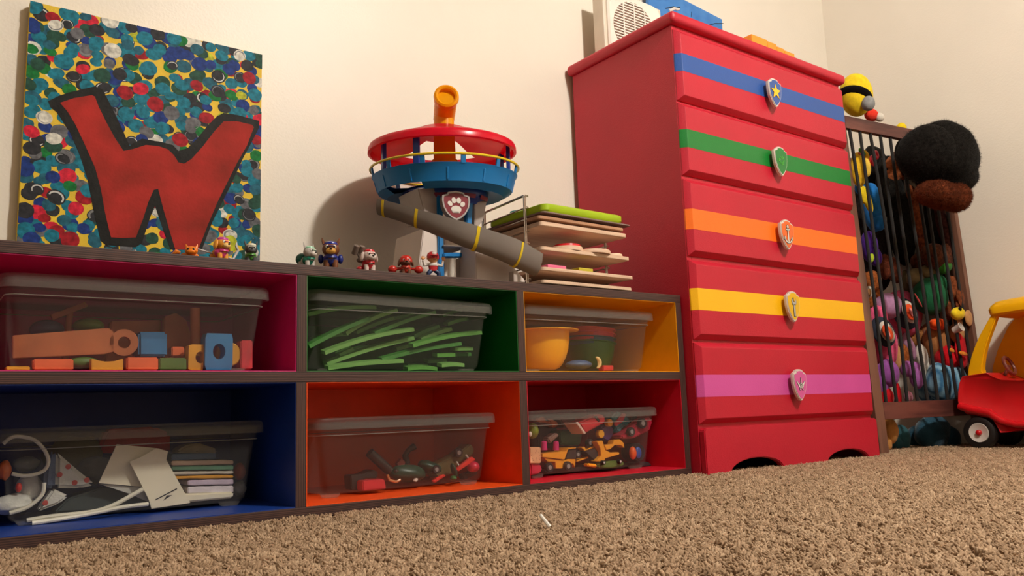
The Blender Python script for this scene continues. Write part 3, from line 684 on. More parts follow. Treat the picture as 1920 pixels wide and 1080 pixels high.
# ------------------------------------------------------------------ wire rack of wooden puzzles
def puzzles():
    wire = mat('chrome_wire', (190, 178, 166), .25, .03, 20, metal=1)
    t = thing('wire_puzzle_rack', 'chrome wire rack holding wooden puzzle boards beside the dresser', 'rack', (.77, .12, H))
    A = (.622, .072); B = (.636, .27); C = (.938, .12); Dd = (.945, .29)
    for (P, Q) in ((A, B), (C, Dd)):
        for off in (0, .005):
            MB().cone((P[0]+off, P[1], H), (P[0]+off, P[1], .722), .0019, .0019, seg=8).build('post', wire, t)
            MB().cone((Q[0]+off, Q[1], H), (Q[0]+off, Q[1], .722), .0019, .0019, seg=8).build('post', wire, t)
        z = .505
        while z < .73:
            MB().tube([(P[0]-.002, P[1], z), (Q[0]-.002, Q[1], z)], .002, seg=6).build('side_wire', wire, t)
            MB().tube([(P[0]+.003, P[1]-.001, z), (P[0]+.012, P[1]-.003, z+.002), (P[0]+.014, P[1], z+.005), (P[0]+.006, P[1]+.002, z+.006)], .0012, seg=6).build('hook', wire, t)
            z += .0305
        MB().tube([(P[0], P[1], H+.002), (Q[0], Q[1], H+.002)], .0016, seg=6).build('base_wire', wire, t)
        MB().tube([(P[0], P[1], .722), (Q[0], Q[1], .722)], .0016, seg=6).build('top_wire', wire, t)
    for z in (H+.002, .60): MB().tube([(B[0], B[1], z), (Dd[0], Dd[1], z)], .0016, seg=6).build('back_wire', wire, t)
    def woodm(k, c, c2): return mat(k, c, .55, rgb2=c2, scale=9, kind='ply', stretch=(1, 8, 20), bump=.1)
    pale = woodm('puzzle_wood_pale', (214, 180, 152), (228, 198, 170)); tan = woodm('puzzle_wood_tan', (170, 124, 92), (190, 142, 108))
    G = 'puzzle boards in the wire rack'
    def board(z, th, wdt, dep, m, label, yaw=.03, ox=0, oy=0, tip=0):
        M = T(.636+ox, .024+oy, z) @ RZ(yaw) @ RY(-tip); r = .01
        P = [(p[0], p[1]) for p in rrect(0, wdt, 0, dep, 0, r, 4)]
        o = MB().prism(P, th, M, .0008).build('puzzle_board', m); return tag(o, label, 'puzzle', G)
    board(.4935, .0085, .315, .24, pale, 'pale wooden puzzle board lowest in the wire rack')
    board(.525, .0085, .322, .24, pale, 'pale wooden puzzle board under the pink and white pieces')
    board(.5755, .0095, .312, .24, pale, 'pale wooden puzzle board under the round wooden discs')
    board(.6375, .0105, .305, .24, pale, 'pale thick puzzle board third from top of the rack')
    board(.6545, .008, .302, .24, tan, 'tan wooden puzzle board just under the grey sheet', ox=-.006)
    board(.671, .004, .315, .24, mat('grey_sheet', (134, 110, 104), .6), 'thin grey board directly under the lime tray', ox=.008)
    lime = plastic('lime', (172, 204, 24), .4)
    M = T(.648, .024, .6755) @ RZ(.03)
    def rr(i, z): return [M @ Vector((x, y, z)) for x, y, _ in rrect(i, .285-i, i, .235-i, 0, .02-i*.4, 5)]
    o = MB().loft([rr(.004, 0), rr(0, .005), rr(0, .019), rr(.004, .0215), rr(.012, .0215), rr(.015, .016)]).build('puzzle_tray', lime); tag(o, 'lime green plastic puzzle tray on top of the rack', 'puzzle tray', G)
    GP = 'loose pieces on the puzzle boards'
    def piece(o, label): return tag(o, label, 'puzzle piece', GP)
    p = at(1036, 381, .11); b = MB(); b.ball((p.x, .11, .692), (.05, .04, .024), u=28, n=14); b.ball((p.x-.02, .085, .705), .006, u=10, n=8); piece(b.build('puzzle_piece', plastic('puz_orange', (240, 140, 30))), 'orange dome piece on the lime tray')
    b = MB(); b.box((.69, .17, .7015), (.05, .045, .019), RZ(.3), .004); piece(b.build('puzzle_piece', plastic('puz_teal', (0, 140, 150))), 'teal block at the left end of the lime tray')
    b = MB(); b.box((.84, .16, .700), (.06, .04, .016), RZ(-.1), .004); piece(b.build('puzzle_piece', plastic('puz_blue', (40, 120, 176))), 'blue block at the back of the lime tray')
    def disc(px, py, Y, z, r, th, m, label, sx=1):
        p = at(px, py, Y); b = MB(); b.lathe([(0, 0), (r, 0), (r, th*.85), (r-.001, th), (0, th)], T(p.x, Y, z) @ SC(sx, 1, 1), 0, 28); return piece(b.build('puzzle_piece', m), label)
    z3 = .5855
    disc(1060, 462, .07, z3, .045, .0115, pale, 'round wooden disc under the red disc on the middle board'); disc(1062, 452, .075, z3+.0117, .036, .009, plastic('puz_red', (214, 34, 44)), 'red disc lying on the round wooden disc')
    disc(1112, 470, .06, z3, .042, .010, pale, 'oval wooden disc beside the round wooden disc', 1.15)
    disc(1150, 478, .065, z3, .022, .009, pale, 'small wooden disc at the end of the middle board', 1.2)
    p = at(1113, 462, .12)
    for (px, Y, c, l) in ((1112, .13, (206, 34, 58), 'red block behind the oval wooden disc'), (1090, .135, (190, 178, 40), 'olive block behind the round wooden disc'), (1132, .13, (60, 90, 150), 'blue block behind the small wooden disc')):
        p = at(px, 463, Y); b = MB(); b.box((p.x, Y, z3+.0085), (.034, .03, .017), RZ(.1), .002); piece(b.build('puzzle_piece', plastic('puz_%d' % px, c)), l)
    z2 = .5338
    for (px, wd, c, l) in ((1036, .062, (232, 110, 150), 'pink flat piece on the second board'), (1090, .05, (236, 218, 206), 'white flat piece on the second board')):
        p = at(px, 505, .055); b = MB(); b.box((p.x, .055, z2+.005), (wd, .036, .0098), RZ(.03), .002); piece(b.build('puzzle_piece', plastic('puz_%d' % px, c, .45)), l)
puzzles()

# ------------------------------------------------------------------ on top of the dresser
ZT = 1.3012
def fan():
    x0, x1, y0, y1, z1 = 1.166, 1.444, .298, .362, 1.555
    cream = plastic('fan_cream', (226, 214, 196), .4); wht = plastic('fan_white', (240, 234, 222), .35)
    t = thing('box_fan', 'cream box fan with a round slatted grille standing on the dresser', 'fan', ((x0+x1)/2, .28, ZT))
    b = MB(); b.bx(x0, x1, y0+.012, y1, ZT, z1, .006); b.build('housing', cream, t)
    cxx, cz, R = (x0+x1)/2-.005, 1.435, .099
    b = MB(); n = 48
    circ = [(cxx+R*math.cos(k*2*math.pi/n), y0+.003, cz+R*math.sin(k*2*math.pi/n)) for k in range(n)]
    def sq(k, ins, y):
        a = k*2*math.pi/n; c, s = math.cos(a), math.sin(a); hx, hz = (x1-x0)/2-.012-ins, (z1-ZT)/2-.003-ins; e = 8
        r = 1/((abs(c/hx)**e+abs(s/hz)**e)**(1/e)); return ((x0+x1)/2+r*c, y, (ZT+z1)/2+r*s)
    b.loft([[sq(k, 0, y0+.014) for k in range(n)], [sq(k, 0, y0+.006) for k in range(n)], [sq(k, .006, y0) for k in range(n)], circ, [(x, y0+.013, z) for x, _, z in circ]], cap0=False, cap1=False)
    b.build('front_panel', wht, t)
    b = MB(); b.lathe([(0, 0), (R, 0)], T(cxx, y0+.0115, cz) @ RX(math.pi/2), 0, 40); b.build('grille_backing', plastic('fan_dark', (120, 100, 84), .7), t)
    z = cz-R+.006
    while z < cz+R-.003:
        hw = math.sqrt(max(R*R-(z-cz)**2, 0)); MB().bx(cxx-hw, cxx+hw, y0+.001, y0+.006, z-.0022, z+.0022, .0005).build('slat', wht, t); z += .0098
    for dx in (-.052, -.002, .048):
        hh = math.sqrt(R*R-dx*dx); MB().bx(cxx+dx-.0022, cxx+dx+.0022, y0-.0005, y0+.003, cz-hh, cz+hh, .0005).build('grille_rib', wht, t)
fan()
def picture():
    bl = mat('picture_blue', (44, 112, 190), .5, rgb2=(74, 140, 208), scale=14)
    x0, x1, y = 1.47, 1.876, .385
    t = thing('blue_picture', 'blue painted panel with a white squiggle leaning on the wall behind the fan', 'picture', ((x0+x1)/2, y, ZT))
    M = T(x1, y, 1.645) @ RY(.09) @ RX(-.02) @ T(-x1, -y, -1.645)
    MB(M).bx(x0, x1, y, y+.016, 1.315, 1.668, .001).build('panel', bl, t)
    wht = plastic('white', (228, 224, 216)); blk = plastic('black', (18, 18, 20))
    def L(pts): return [at(px, py, y-.001) for px, py in pts]
    MB().tube(L([(1254, 20), (1259, 19), (1264, 16), (1269, 18), (1274, 17)]), [.006, .006, .006, .006, .003], seg=8).build('white_squiggle', wht, t)
    MB().tube(L([(1248, 16), (1256, 14.5), (1263, 12.5), (1269, 15), (1275, 14)]), .002, seg=6).build('black_line', blk, t)
    MB().tube(L([(1330, 47), (1340, 44), (1350, 44), (1356, 44)]), .0016, seg=6).build('black_line', blk, t)
    MB().tube(L([(1296, 32), (1297, 22)]), .001, seg=6).build('black_line', blk, t)
picture()
def steps():
    t = thing('stepped_block_toy', 'orange stepped block toy at the far end of the dresser top', 'toy', (1.78, .1, ZT))
    o = plastic('step_orange', (244, 150, 34), .4)
    ed = [at(px, 90, .1).x for px in (1404, 1433, 1450, 1464, 1482)]
    for k, (px, py) in enumerate(((1420, 73), (1442, 83), (1457, 92), (1473, 100))):
        MB().bx(ed[k]+.0004, ed[k+1]-.0004, .085, .13, ZT+.0002, at(px, py, .1).z, .003).build('step', o, t)
steps()

# ------------------------------------------------------------------ toy cage
CU = Vector((math.cos(-.14), math.sin(-.14), 0)); CO = Vector((2.022, -.008, 0))
MC = Matrix(((CU.x, -CU.y, .0, CO.x), (CU.y, CU.x, .035, CO.y), (0, 0, 1, 0), (0, 0, 0, 1)))
def cage():
    wood = mat('cage_wood', (84, 52, 40), .55, rgb2=(124, 84, 66), scale=30, kind='ply', stretch=(1, 1, .08), bump=.2)
    woodh = mat('cage_wood_rail', (72, 36, 32), .55, rgb2=(112, 64, 54), scale=30, kind='ply', stretch=(.08, 1, 1), bump=.2)
    elas = mat('black_elastic', (24, 21, 20), .8, .1, 200, .3, 500)
    t = thing('toy_cage', 'brown wooden cage with black elastic cords full of soft toys beside the dresser', 'toy storage', CO+Vector((.3, .2, 0)))
    W, Dp = .628, .37
    for u in (0.0, W-.022):
        for v in (0, Dp-.06):
            MB(MC).bx(u, u+(.045 if u == 0 and v == 0 else .022), v, v+.06, 0, 1.204, .002).build('post', wood, t)
    for v in (0, Dp-.02):
        MB(MC).bx(.0455 if v == 0 else .0225, W-.0225, v, v+.02, 1.152, 1.2, .002).build('top_rail', woodh, t)
        MB(MC).bx(.0455 if v == 0 else .0225, W-.0225, v, v+.02, .115, .173, .002).build('bottom_rail', woodh, t)
    for u in (0.0, W-.022):
        for z in (.115, 1.15): MB(MC).bx(u+.001, u+.021, .0605, Dp-.0605, z, z+.05, .002).build('side_rail', wood, t)
    for k in range(10):
        u = .073+k*.056; r = random.Random(k); bow = r.uniform(-.012, .012); bl = r.uniform(.0, .006)
        pts = [(u+bow*math.sin(math.pi*j/12)*.9, .010-bl*math.sin(math.pi*j/12), .165+(1.16-.165)*j/12) for j in range(13)]
        MB(MC).tube(pts, .0058, seg=8).build('elastic_cord', elas, t)
    for k in range(5):
        v = .09+k*.045; MB(MC).tube([(W-.012, v, .16), (W-.012, v, 1.16)], .0058, seg=8).build('elastic_cord', elas, t)
cage()
SK = 470.0
G_IN = 'soft toys inside the wooden cage'
BODY_Y = [0]
def blob(b, px, py, Y, rx, ry, dz=None, rot=0, mi=0, lump=.06, u=24, n=16, seed=0, caged=False, az=0, rel=None):
    c = at(px, py, Y); k = (c-CAM).dot(fwd)/F
    if rel is not None: c = at(px, py, BODY_Y[0]-rel); k = (c-CAM).dot(fwd)/F; dz = dz or .02; caged = False
    if caged:                            # keep inside the cage: off the side wall and behind the cords
        if c.x+rx*k > 2.625: c = atx(px, py, 2.625-rx*k); k = (c-CAM).dot(fwd)/F
        gap = c.y - (-.008-.141*(c.x-2.022)+.035*c.z) - .012
        dz = max(.008, min(dz or min(rx, ry)*k*.9, gap))
    b.ball(c, (rx*k, dz if dz else min(rx, ry)*k*.9, ry*k), RZ(-az) @ RY(rot), mi, u, n, lump, seed+px)
    return c, k
def soft(label, cat, parts, mats, name='soft_toy', group=G_IN, sub=()):
    if group:
        sh = lambda q: q[:2] + (q[2]+.025,) + q[3:]
        parts = [sh(q) for q in parts]; sub = [(n_, m_, [sh(q) for q in p_]) for n_, m_, p_ in sub]
    b = MB()
    c = None
    for q in parts:
        cc, k = blob(b, *q[:5], **dict(q[5] if len(q) > 5 else {}, caged=bool(group)))
        c = c or cc; BODY_Y[0] = c.y
    if not sub:
        return tag(b.build(name, mats), label, cat, group)
    t = thing(name, label, cat, c, group); b.build('plush_body', mats, t)
    for nm, m, ps in sub:
        b = MB()
        for q in ps: blob(b, *q[:5], **dict(q[5] if len(q) > 5 else {}, caged=bool(group) and q[4] > 14))
        b.build(nm, m, t)
    return t
D_ = dict
fy = plush('yellow', (232, 202, 40)); fk = plush('black', (24, 22, 22)); fgrey = plush('grey', (140, 142, 142)); fwh = plush('white', (214, 208, 196)); fred = plush('red', (196, 24, 34))
soft('round yellow soft toy with a black strap on the cage top beside the dresser', 'soft toy', [(1605, 178, .04, 32, 41, D_(lump=.02))], fy, group=None,
     sub=[('strap', fk, [(1601, 184, .038, 33, 7.5, D_(rot=.5, lump=0, dz=.066))]), ('grey_pad', fgrey, [(1628, 194, -.012, 13, 15, D_(rot=.5))])])
soft('red soft toy with white pompom lying on the cage top', 'soft toy', [(1634, 216, .03, 17, 12)], plush('coral', (226, 60, 44)), group=None, sub=[('pompom', fwh, [(1649, 220, .012, 10, 8.5)])])
soft('scrap of yellow soft toy peeking over the rail beside the bear', 'soft toy', [(1690, 241, .03, 10, 11)], fy, group=None)
bb = fur('bear_black', (24, 22, 20), .3); br = fur('bear_brown', (104, 52, 30))
bear = soft('big black and brown bear plush hanging head down over the cage rail', 'soft toy', [(1766, 296, -.17, 69, 66, D_(rot=.45, dz=.115, lump=.10, u=40, n=28)), (1738, 288, -.155, 46, 54, D_(dz=.105, u=36, n=24)), (1776, 330, -.17, 50, 42, D_(dz=.10, u=32, n=20))], bb, 'bear_plush', None,
     sub=[('muzzle', br, [(1764, 366, -.215, 44, 23, D_(rot=.1, dz=.055, u=36, n=22)), (1792, 371, -.21, 25, 25, D_(dz=.05, u=32, n=20)), (1745, 362, -.2, 24, 20, D_(dz=.05, u=32, n=20))])])
for ch, cnt, ln in zip(bear.children, (26000, 12000), (.0036, .0036)):       # short pile
    ps = ch.modifiers.new('pile', 'PARTICLE_SYSTEM').particle_system.settings
    ps.type = 'HAIR'; ps.count = cnt; ps.hair_length = ln; ps.root_radius = .5; ps.tip_radius = .1; ps.radius_scale = .0016
    ps.brownian_factor = .0006; ps.use_advanced_hair = True; ps.factor_random = .0015; ps.render_step = 3; ps.hair_step = 3
soft('large dark furry body with long brown limbs slumped behind the cords', 'soft toy', [(1668, 350, .19, 30, 62, D_(dz=.05)), (1690, 425, .13, 26, 74, D_(dz=.05)), (1640, 320, .2, 30, 50, D_(dz=.05)), (1700, 295, .11, 26, 40, D_(dz=.04)), (1748, 425, .05, 14, 64, D_(dz=.03)), (1735, 330, .06, 20, 50, D_(dz=.03))], bb,
     sub=[('brown_limb', fur('limb_brown', (134, 70, 40)), [(1728, 430, .11, 15, 62, D_(rot=-.08)), (1712, 380, .13, 12, 34, D_(rot=-.2))])])
soft('black filler bulk added at the back left to darken the cage', 'soft toy', [(1640, 480, .24, 40, 70, D_(dz=.06)), (1625, 400, .25, 34, 60, D_(dz=.05))], fur('char', (34, 28, 28)))  # added toy shape so the cage reads dark inside
soft('dark maroon filler bulk added at the back right of the cage', 'soft toy', [(1776, 450, .03, 12, 52, D_(dz=.02)), (1762, 410, .05, 12, 44, D_(dz=.02))], fur('maroon', (58, 30, 28)))  # second added shape, closing see-through gaps with a dark tone
soft('rust brown paw plush high behind the cords', 'soft toy', [(1679, 317, .12, 27, 26), (1693, 312, .10, 15, 20), (1672, 330, .1, 18, 16)], fur('rust', (136, 76, 44)))
soft('yellow soft toy with green and pink stripes at the upper cords', 'soft toy', [(1610, 318, .09, 16, 34, D_(rot=.05)), (1622, 305, .085, 11, 24)], plush('gold', (236, 188, 44)),
     sub=[('striped_top', plush('lime_band', (90, 180, 70)), [(1617, 287, .08, 12, 5, D_(rot=.6))]), ('pink_band', plush('pink_band', (226, 110, 110)), [(1616, 294, .077, 13, 3, D_(rot=.6))]), ('beak', plush('beak', (240, 200, 80)), [(1625, 314, .06, 8, 18)])])
b = MB(); c = at(1637, 301, .08); b.tube([c+Vector((.014*math.cos(q*.524), 0, .017*math.sin(q*.524))) for q in range(12)], .006, closed=True); c = at(1644, 290, .09); b.tube([c+Vector((.012*math.cos(q*.524), .004, .014*math.sin(q*.524))) for q in range(12)], .006, closed=True)
tag(b.build('toy_ring', plastic('ring_red', (214, 26, 62))), 'linked red plastic rings behind the upper cords', 'toy', G_IN)
soft('bright blue soft toy with yellow wing', 'soft toy', [(1636, 388, .10, 20, 48, D_(rot=-.06)), (1647, 418, .08, 15, 15), (1614, 352, .11, 12, 14)], plush('sky', (38, 116, 190)),
     sub=[('wing', fy, [(1626, 374, .055, 8, 27, D_(rot=-.42, lump=.02)), (1617, 366, .06, 7, 17, D_(rot=-.3))])])
soft('purple soft toy with lime patches', 'soft toy', [(1630, 462, .09, 17, 30), (1642, 482, .085, 12, 18)], plush('purple', (74, 36, 128)), sub=[('patch', plush('limepatch', (170, 190, 50)), [(1634, 484, .05, 5, 10, D_(rot=.4)), (1640, 459, .06, 3, 7)])])
curl = fur('curl_brown', (142, 78, 38))
soft('curly ginger soft toy with a cream ear low beside the dresser', 'soft toy', [(1634, 528, .08, 18, 22, D_(lump=.2)), (1644, 544, .075, 9, 14, D_(lump=.2)), (1628, 560, .09, 12, 18, D_(lump=.2))], curl, sub=[('ear', fwh, [(1630, 547, .05, 7, 11)]), ('inner_ear', plush('tan', (178, 130, 84)), [(1630, 548, .042, 4, 7)])])
soft('chestnut plush ears folded behind the cords', 'soft toy', [(1676, 506, .11, 15, 26, D_(rot=-.3)), (1660, 500, .12, 13, 24, D_(rot=.1))], fur('chestnut', (96, 48, 32)))
fpk = plush('pink', (228, 92, 134))
soft('large pink soft toy with big ringed orange eyes', 'soft toy', [(1690, 590, .13, 46, 46, D_(dz=.07)), (1652, 648, .10, 26, 50, D_(dz=.06)), (1640, 600, .11, 20, 30, D_(dz=.05))], fpk,
     sub=[('forehead', plush('lilac', (190, 140, 180)), [(1665, 574, .09, 28, 24, D_(dz=.05))]),
          ('eye_patch', plush('slate', (50, 54, 66)), [(1656, 622, .045, 20, 30, D_(az=.75, rot=-.35, dz=.012, lump=0))]), ('eye_patch', plush('slate', (50, 54, 66)), [(1697, 588, .052, 22, 31, D_(az=.75, rot=-.3, dz=.012, lump=0))]),
          ('eye_ring', fwh, [(1663, 622, .021, 12, 21, D_(az=.75, rot=-.35, dz=.008, lump=0))]), ('eye_ring', fwh, [(1705, 585, .021, 12, 22, D_(az=.75, rot=-.25, dz=.008, lump=0))]),
          ('eye_iris', plush('eye_orange', (226, 84, 44)), [(1664, 623, .012, 8.5, 15, D_(az=.75, rot=-.35, dz=.006, lump=0))]), ('eye_iris', plush('eye_orange', (226, 84, 44)), [(1707, 585, .011, 8.5, 16, D_(az=.75, rot=-.25, dz=.006, lump=0))]),
          ('eye_glint', plush('eye_pink', (240, 150, 150)), [(1665, 623, .004, 2.6, 10, D_(az=.75, rot=-.35, dz=.004, lump=0))]), ('eye_glint', plush('eye_pink', (240, 150, 150)), [(1709, 585, .003, 2.6, 9, D_(az=.75, rot=-.25, dz=.004, lump=0))])])
soft('dark green round soft toy in the middle of the cage', 'soft toy', [(1744, 556, .10, 35, 36, D_(dz=.06)), (1755, 535, .11, 24, 22)], plush('green', (34, 96, 62)), sub=[('mouth_seam', plush('seam', (180, 70, 70)), [(1722, 563, 0, 2.2, 17, D_(rot=-.75, lump=0, dz=.003, rel=.05))])])
soft('olive beige cloth toy behind the green one', 'soft toy', [(1722, 522, .16, 32, 20), (1742, 510, .17, 26, 14), (1700, 530, .17, 14, 24)], plush('olive', (130, 116, 84)))
soft('grass green leaf shaped soft toy above the green ball', 'soft toy', [(1760, 505, .13, 12, 14, D_(rot=.3)), (1768, 498, .14, 18, 16)], plush('grass', (62, 130, 52)))
soft('dark brown furry toy lying across the middle of the cage', 'soft toy', [(1752, 480, .13, 36, 24), (1777, 476, .11, 20, 20), (1728, 492, .14, 24, 20)], fur('dkbrown', (84, 46, 30)))
soft('curly brown soft toy at the right post of the cage', 'soft toy', [(1788, 540, .08, 14, 26, D_(lump=.25)), (1801, 558, .07, 13, 16, D_(lump=.25)), (1780, 575, .09, 12, 24, D_(lump=.25)), (1798, 570, .07, 12, 12, D_(lump=.25))], fur('poodle', (116, 62, 36)))
ftan = plush('tan2', (190, 142, 92))
soft('tan soft toy with yellow cap near the right post', 'soft toy', [(1797, 602, .06, 22, 24), (1816, 596, .05, 13, 15), (1795, 624, .07, 15, 20)], ftan, sub=[('cap', fy, [(1796, 588, 0, 20, 12, D_(rot=-.12, rel=.02))]), ('button_nose', fk, [(1800, 579, 0, 3, 4, D_(rel=.036, dz=.006))])])
soft('tan soft toy with bright orange crown behind the lower cords', 'soft toy', [(1757, 640, .08, 26, 36), (1768, 625, .07, 17, 18), (1744, 622, .07, 16, 18)], plush('tan3', (168, 112, 66)), sub=[('crown', plush('neon', (236, 84, 30)), [(1758, 608, 0, 21, 11, D_(rel=.035, dz=.03))])])
soft('red soft toy with yellow band at the right of the cage', 'soft toy', [(1803, 657, .06, 22, 34), (1778, 672, .08, 26, 26)], fred, sub=[('band', plush('gold2', (226, 140, 40)), [(1806, 663, 0, 17, 4, D_(rot=.1, lump=0, rel=.024, dz=.004)), (1785, 657, 0, 9, 4, D_(rot=.2, lump=0, rel=.022, dz=.004))])])
p = at(1788, 620, -.05); b = MB(); b.lathe([(.0, .0), (.012, .0), (.016, .03), (.018, .032), (.016, .033), (.012, .006), (0, .004)], T(p) @ RX(1.2) @ RZ(.3), 0, 20); tag(b.build('toy_cup', plastic('cup_white', (216, 208, 198))), 'small white plastic cup caught behind the cords', 'toy', G_IN)
soft('curved white soft limb in the lower cage', 'soft toy', [(1728, 668, .05, 12, 24, D_(rot=-.1)), (1733, 692, .05, 11, 24, D_(rot=.12)), (1727, 710, .055, 9, 14, D_(rot=.4))], fwh)
soft('tan soft toy with ginger mane under the pink one', 'soft toy', [(1683, 670, .07, 10, 24), (1665, 676, .09, 18, 12)], ftan, sub=[('mane', curl, [(1697, 668, .06, 9, 18, D_(lump=.3)), (1690, 655, .075, 10, 10, D_(lump=.3))])])
soft('pale mauve floppy soft toy beside the ginger mane', 'soft toy', [(1708, 655, .07, 9, 22, D_(rot=-.25)), (1700, 640, .08, 9, 16)], plush('mauve', (176, 130, 160)))
soft('shaggy brown soft toy above the white limb', 'soft toy', [(1722, 635, .10, 20, 24, D_(lump=.2)), (1740, 648, .095, 8, 24)], fur('shaggy', (150, 98, 56)))
pur = plush('violet', (150, 84, 160))
soft('violet plush foot at the lower left of the cage', 'soft toy', [(1665, 700, .06, 22, 26), (1652, 712, .08, 16, 30)], pur)
soft('violet plush arm bent across the lower cords', 'soft toy', [(1702, 692, .045, 16, 15), (1718, 708, .04, 13, 22, D_(rot=-.2)), (1714, 690, .045, 12, 12)], plush('violet2', (166, 100, 170)))
sb = mat('plush_lightblue', (60, 112, 150), .95, rgb2=(140, 184, 206), scale=16, kind='wave', stretch=(1, 1, 1), bump=.8, bscale=300, spec=.1, sheen=.3)
MATS['plush_lightblue'].node_tree.nodes['Wave Texture'].bands_direction = 'X'
soft('light blue striped fuzzy toy in the bottom of the cage', 'soft toy', [(1768, 716, .08, 34, 40, D_(dz=.06)), (1790, 716, .09, 24, 36), (1738, 725, .09, 22, 30)], sb)
soft('red fabric strip at the bottom of the cage', 'soft toy', [(1684, 742, .05, 6.5, 24), (1662, 745, .07, 14, 20)], fred)
soft('small pale pink paw above the bottom rail', 'soft toy', [(1703, 744, .05, 9, 11)], plush('palepink', (200, 130, 150)))
soft('honey coloured plush foot sticking out under the cage', 'soft toy', [(1668, 808, .03, 17, 24), (1660, 832, .035, 13, 15)], plush('honey', (196, 138, 74)), group='soft toys under the cage')
soft('dark teal cloth toy under the cage', 'soft toy', [(1690, 822, .075, 18, 25, D_(dz=.03)), (1680, 832, .08, 14, 16)], plush('teal', (52, 92, 100)), group='soft toys under the cage')
soft('large dark blue fuzzy toy with pale stripes spread under the cage', 'soft toy', [(1750, 812, .10, 50, 33, D_(dz=.055)), (1722, 822, .10, 26, 24), (1778, 822, .11, 24, 24)], mat('plush_dkblue', (34, 66, 84), .95, rgb2=(52, 92, 112), scale=24, bump=1, bscale=300, spec=.1, sheen=.3), group='soft toys under the cage',
     sub=[('pale_stripes', sb, [(1754, 797, .055, 20, 15, D_(rot=.3, dz=.02))])])

# ------------------------------------------------------------------ ride-on toy car
def car():
    t = thing('toy_coupe', 'red and yellow plastic toy coupe parked by the right wall', 'toy car', (2.52, -.3, 0))
    red = plastic('car_red', (206, 18, 28), .28); yel = plastic('car_yellow', (240, 180, 10), .3); blk = plastic('tyre_black', (22, 20, 20), .45); wht = plastic('hub_white', (216, 210, 202), .3)
    xa, xb = 2.405, 2.64
    # body lofted across its width, rounded to both sides
    low = [(-.108, .134), (-.118, .122), (-.142, .118), (-.203, .104), (-.214, .08), (-.224, .056), (-.25, .058), (-.275, .064), (-.42, .064), (-.55, .06), (-.57, .10), (-.57, .14)]
    prof = [(-.095, .150), (-.094, .17), (-.098, .20), (-.106, .232), (-.118, .254), (-.2, .262), (-.22, .248), (-.245, .236), (-.30, .231), (-.40, .231), (-.46, .236), (-.54, .236), (-.57, .21)]
    outline = prof + low[::-1]
    cyy, czz = -.3, .16
    def ring(x, k): return [(x, cyy+(y-cyy)*k, czz+(z-czz)*k) for y, z in outline]
    b = MB(); b.loft([ring(xa+.006, .93), ring(xa+.001, .965), ring(xa, .985), ring(xa+.006, 1), ring(xb-.006, 1), ring(xb, .98), ring(xb-.004, .95)]); b.build('car_body', red, t, 1.25)
    b = MB(); b.tube([(xa+.004, -.098, .15), (xa-.002, -.14, .137), (xa-.004, -.2, .124), (xa-.004, -.235, .096), (xa-.004, -.28, .084), (xa-.004, -.56, .084)], [.013, .015, .014, .012, .011, .011], seg=12); b.build('bumper_moulding', red, t)
    # wheels
    for (x, y) in ((2.415, -.158), (2.612, -.158), (2.415, -.49), (2.612, -.49)):
        R = .0555; wd = .04; s = 1 if x > 2.5 else -1
        M = T(x, y, R+.002) @ RY(s*math.pi/2)
        wo = MB().lathe([(.0, -wd/2), (R*.8, -wd/2), (R*.95, -wd/2+.004), (R, -wd/2+.012), (R, wd/2-.012), (R*.95, wd/2-.004), (R*.8, wd/2), (R*.62, wd/2-.001), (R*.6, wd/2-.008), (0, wd/2-.008)], M, 0, 36).build('wheel', blk, t)
        MB().lathe([(R*.61, wd/2-.004), (R*.58, wd/2+.001), (R*.52, wd/2), (R*.2, wd/2-.006), (0, wd/2-.006)], M, 0, 32).build('hub', wht, wo)
        MB().lathe([(R*.17, wd/2-.007), (R*.16, wd/2+.004), (R*.1, wd/2+.007), (0, wd/2+.008)], M, 0, 16).build('hub_cap', red, wo)
    # pillars and roof
    pil = [(-.134, .252), (-.140, .28), (-.152, .315), (-.17, .355), (-.192, .395), (-.216, .43), (-.238, .462), (-.258, .462), (-.244, .432), (-.226, .395), (-.21, .36), (-.198, .325), (-.19, .295), (-.186, .27), (-.193, .255), (-.206, .242), (-.17, .245)]
    SW = Matrix(((0, 0, 1, 0), (1, 0, 0, 0), (0, 1, 0, 0), (0, 0, 0, 1)))
    MB().prism(pil, .028, T(xa+.008, 0, 0) @ SW, .004).build('front_pillar', yel, t)
    MB().prism([(-.13, .235), (-.132, .28), (-.16, .35), (-.205, .43), (-.24, .466), (-.5, .466), (-.5, .235)], .02, T(xb-.026, 0, 0) @ SW, .004).build('far_side_panel', yel, t)
    def rr(z, i): return rrect(xa-.004+i, xb-i, -.56+i, -.228-i, z, .03, 5)
    rf = MB(); 
    R_ = []
    for z, i in ((.458, .02), (.453, .008), (.46, .0), (.478, -.002), (.49, .004), (.502, .016), (.507, .04)):
        R_.append([(x, y, zz+(-.228-y)*.05) for x, y, zz in rr(z, i)])
    rf.loft(R_); rf.build('car_roof', yel, t)
    MB().bx(xa+.03, xb-.03, -.565, -.53, .24, .47, .012).build('seat_back', yel, t)
    b = MB(); c = Vector((2.52, -.232, .285)); b.tube([c+Vector((.03*math.cos(k*.524), .012*math.sin(k*.524), .03*math.sin(k*.524))) for k in range(12)], .006, closed=True); b.cone(c, c+Vector((0, .03, -.05)), .006, .006, seg=8); b.build('steering_wheel', plastic('car_brown', (120, 62, 50)), t)
car()
b = MB(); b.cone(at(1031, 988, -.5), at(1013, 965, -.485), .0032, .0026, seg=8); tag(b.build('white_stick', plastic('white', (228, 224, 216))), 'short white stick poking out of the carpet before the shelf', 'stick')

